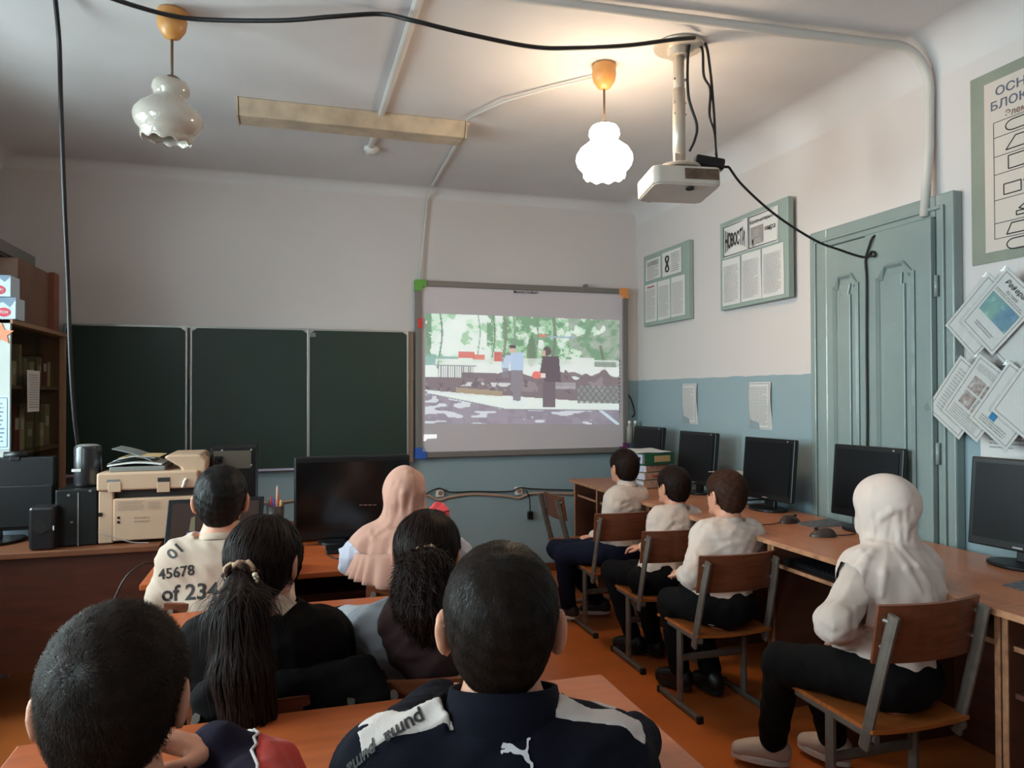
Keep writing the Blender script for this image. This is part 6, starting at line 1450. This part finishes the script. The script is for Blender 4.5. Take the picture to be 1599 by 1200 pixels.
def press_text(body, c, r_, u_, hgt, wid, m_, it=1):
    V, F = text_geo(body, 1.0, .02); mn, mx = V.min(0), V.max(0); V = (V-(mn+mx)/2)*np.array([wid/(mx[0]-mn[0]), hgt/(mx[1]-mn[1]), 0]); V, F = sub(V, F, it)
    W_ = c+V[:, :1]*r_+V[:, 1:2]*u_; n_ = np.cross(r_, u_); n_ /= np.linalg.norm(n_)
    p.press(W_+n_*.05, F, 'stripe_lettering', INK, lambda x: p.fshirt(x)-.003, -n_, so, lift=.0012)
ra = p.nb-p.lat*.05-p.sh['l']; ra /= np.linalg.norm(ra); fwv = np.cross(ra, Z); fwv /= np.linalg.norm(fwv); upn = np.cross(fwv, ra)
bk_ = -p.fw+p.lat*0; 
for t_, wd in ((.45, .05), (-.38, .045)):
    c = p.sh['l']+ra*(.02+.075*t_)+p.fw*.028; rr_ = -ra; n_ = Z*.8-p.fw*.6; n_ -= rr_*(n_ @ rr_); n_ /= np.linalg.norm(n_); uu_ = np.cross(n_, rr_)
    press_text('puma', c, rr_, uu_, .022, wd, INK)
cat = [(41, 47), (43, 42), (44.5, 39), (46, 40), (49, 38.8), (50.5, 41), (55, 40.3), (60, 42), (66, 47), (72, 51), (78, 52.5), (82, 51), (84, 46), (84, 38), (84.5, 33), (87, 31), (91, 31), (90.5, 34), (87.5, 37), (87, 42), (87.3, 48), (86, 53), (85.5, 56), (87.5, 60), (88.5, 67), (91, 71), (94, 72.5), (94.5, 78), (93.8, 84), (92, 90), (89.5, 90), (90, 82), (89, 75), (85, 73), (81, 69), (78, 62), (74, 59.5), (68, 59.3), (62, 58.5), (59, 56), (57, 54.3), (53, 56.8), (48, 56.5), (44.5, 56), (44, 58.5), (41.5, 58.8), (40, 55), (41, 52), (44.5, 51.2), (47.5, 50.8), (47.5, 49), (44, 49.4), (42, 49.3)]
cw = [on_y(740+x, 1120+y, .80) for x, y in cat]; 
ecm = bpy.data.meshes.new('x'); ecm.from_pydata([tuple(v) for v in cw], [], [tuple(range(len(cw)))[::-1]])
import bmesh
bm_ = bmesh.new(); bm_.from_mesh(ecm); bmesh.ops.triangulate(bm_, faces=bm_.faces[:]); Vc = np.array([v.co[:] for v in bm_.verts]); Fc = [tuple(v.index for v in f.verts) for f in bm_.faces]; bm_.free(); bpy.data.meshes.remove(ecm)
Vc, Fc = sub(Vc, Fc, 2); dd_ = ray(800, 1170); dd_ /= np.linalg.norm(dd_)
p.press(Vc, Fc, 'back_emblem', mat('emblem_white', (206, 200, 202), .6), p.fshirt, dd_, so, lift=.002)
p.hair(HAIR, 20000, .014, .0005, seed=7, nape=-.108, t=.006, h=.005, jit=.3, lift=.05, smat=mat('brown_black_hair', (38, 26, 20), .55, spec=.12, var=.4, vscale=60))

# --- boy with tousled hair, bottom left
h_ = on_y(180, 1086, .93); p = Person('boy with tousled dark hair resting hand by chin, bottom left', h_, 2, (-.19, .86, .50), S=1.08, hs=.91, tyaw=8, pitch=-6, neck=.112)
p.arm = {'r': (on_y(405, 1222, 1.1), on_y(326, 1172, 1.1)), 'l': (p.sh['l']+A3(-.06, .1, -.2), np.array([-.32, 1.2, .72]))}
p.leg = {'l': (np.array([-.22, 1.2, .48]), np.array([-.22, 1.26, .08])), 'r': (np.array([-.06, 1.2, .48]), np.array([-.05, 1.26, .08]))}
p.hand = {'r': (np.array([-.85, -.25, .45]), np.array([-.6, -.3, -.5])), 'l': (np.array([.2, 1, 0]), -Z)}
PUR = cloth('dark_purple_navy', (34, 28, 44)); p.body(h=.0055); so = p.shirt('jacket', PUR, hem=-.09, seed=20, amp=.0035, g=.016, h=.006, upto=.86)
p.collar('jacket_collar', PUR, .03, .064, .058); p.trousers('trousers', NAVYCL); p.shoes(mat('black_shoe', (20, 18, 18), .4), RUBBER, {'l': (0, 1, 0), 'r': (.1, 1, 0)})
e_, w_ = p.arm['r']
def fr_(x): t = ((x-e_.astype(np.float32)) @ (w_-e_).astype(np.float32))/((w_-e_) @ (w_-e_)); return np.maximum(p.fshirt(x)-.002, t-.55-.05*np.sign(np.sin(x[:, 2]*260)))
p.grid_of(fr_, 'red_sleeve', cloth('red_fleece', (196, 44, 30)), [p.sh['r'], e_, w_], .09, .0055, parent=so) if False else None
def fr2(x): 
    t = ((x-e_.astype(np.float32)) @ (w_-e_).astype(np.float32))/((w_-e_) @ (w_-e_)); ts = ((x-p.sh['r'].astype(np.float32)) @ (e_-p.sh['r']).astype(np.float32))/((e_-p.sh['r']) @ (e_-p.sh['r']))
    return np.maximum.reduce([p.fshirt(x)-.0025, t-.52, .45-ts])
p.grid_of(fr2, 'red_sleeve', cloth('red_fleece', (200, 46, 32)), [p.sh['r'], e_, w_], .09, .0055, parent=so)
ua = (w_-e_)/np.linalg.norm(w_-e_); b1 = np.cross(ua, Z); b1 /= np.linalg.norm(b1); b2 = np.cross(b1, ua); zg = []
for i in range(25):
    a = 2*math.pi*i/24; c0 = e_+(w_-e_)*(.52+(.06 if i % 2 else 0)); rr_ = .058
    x = c0+(b1*math.cos(a)+b2*math.sin(a))*rr_; d_ = -(b1*math.cos(a)+b2*math.sin(a)); t_ = 0
    for _ in range(25): t_ += float(np.clip(p.fshirt((x+d_*t_)[None].astype(np.float32))[0]-.003, -.02, .02))*.8
    zg.append(x+d_*t_)
MB().tube(zg, .0022, 6).build('zigzag_trim', STW, so, smooth=True)
MB().tube([e_+(w_-e_)*.80, e_+(w_-e_)*.835], .040, 20).build('cuff_piping', cloth('dark_red_trim', (120, 34, 40)), so, smooth=True)
p.hair(HAIR, 24000, .016, .0005, seed=8, nape=-.085, t=.007, h=.005, jit=.5, lift=.08, whorl=(-.012, -.085, .05), tuft=.35, smat=mat('soft_brown_black_hair', (42, 29, 23), .55, spec=.12, var=.4, vscale=60))

# --- dark coat hung over the chair back of the girl in black
c0, c1, c2 = on_y(330, 1092, 1.72), on_y(562, 1052, 1.72), on_y(580, 1090, 1.70)
lowL, lowR = c0-Z*.22, c2-Z*.2
def fc_(x):
    d = smin(capd(x, c0, c1, .035, .038), capd(x, c1, c2, .038, .04), .03); d = smin(d, capd(x, c2, lowR, .04, .05), .03); d = smin(d, capd(x, c0, lowL, .04, .05), .03)
    
    for t_ in (.15, .3, .45, .6, .75, .9): q_ = c0+(c1-c0)*t_-Z*.02; d = smin(d, capd(x, q_, q_-Z*.17, .034, .042), .03)
    return d+folds(x, .004, 5)
V, Q = nets(fc_, np.minimum(lowL, c0)-.14, np.maximum(c1, c2)+.14, .007); o = link_mesh('dark_coat', V, Q, BLACKCL, None, True)
tag(o, 'dark coat hanging over the chair between the two ponytail girls', 'coat')

for o in bpy.data.objects:
    if o.name.startswith(('printed_text', 'side_icons', 'flowchart_lines')): o['kind'] = 'stuff'
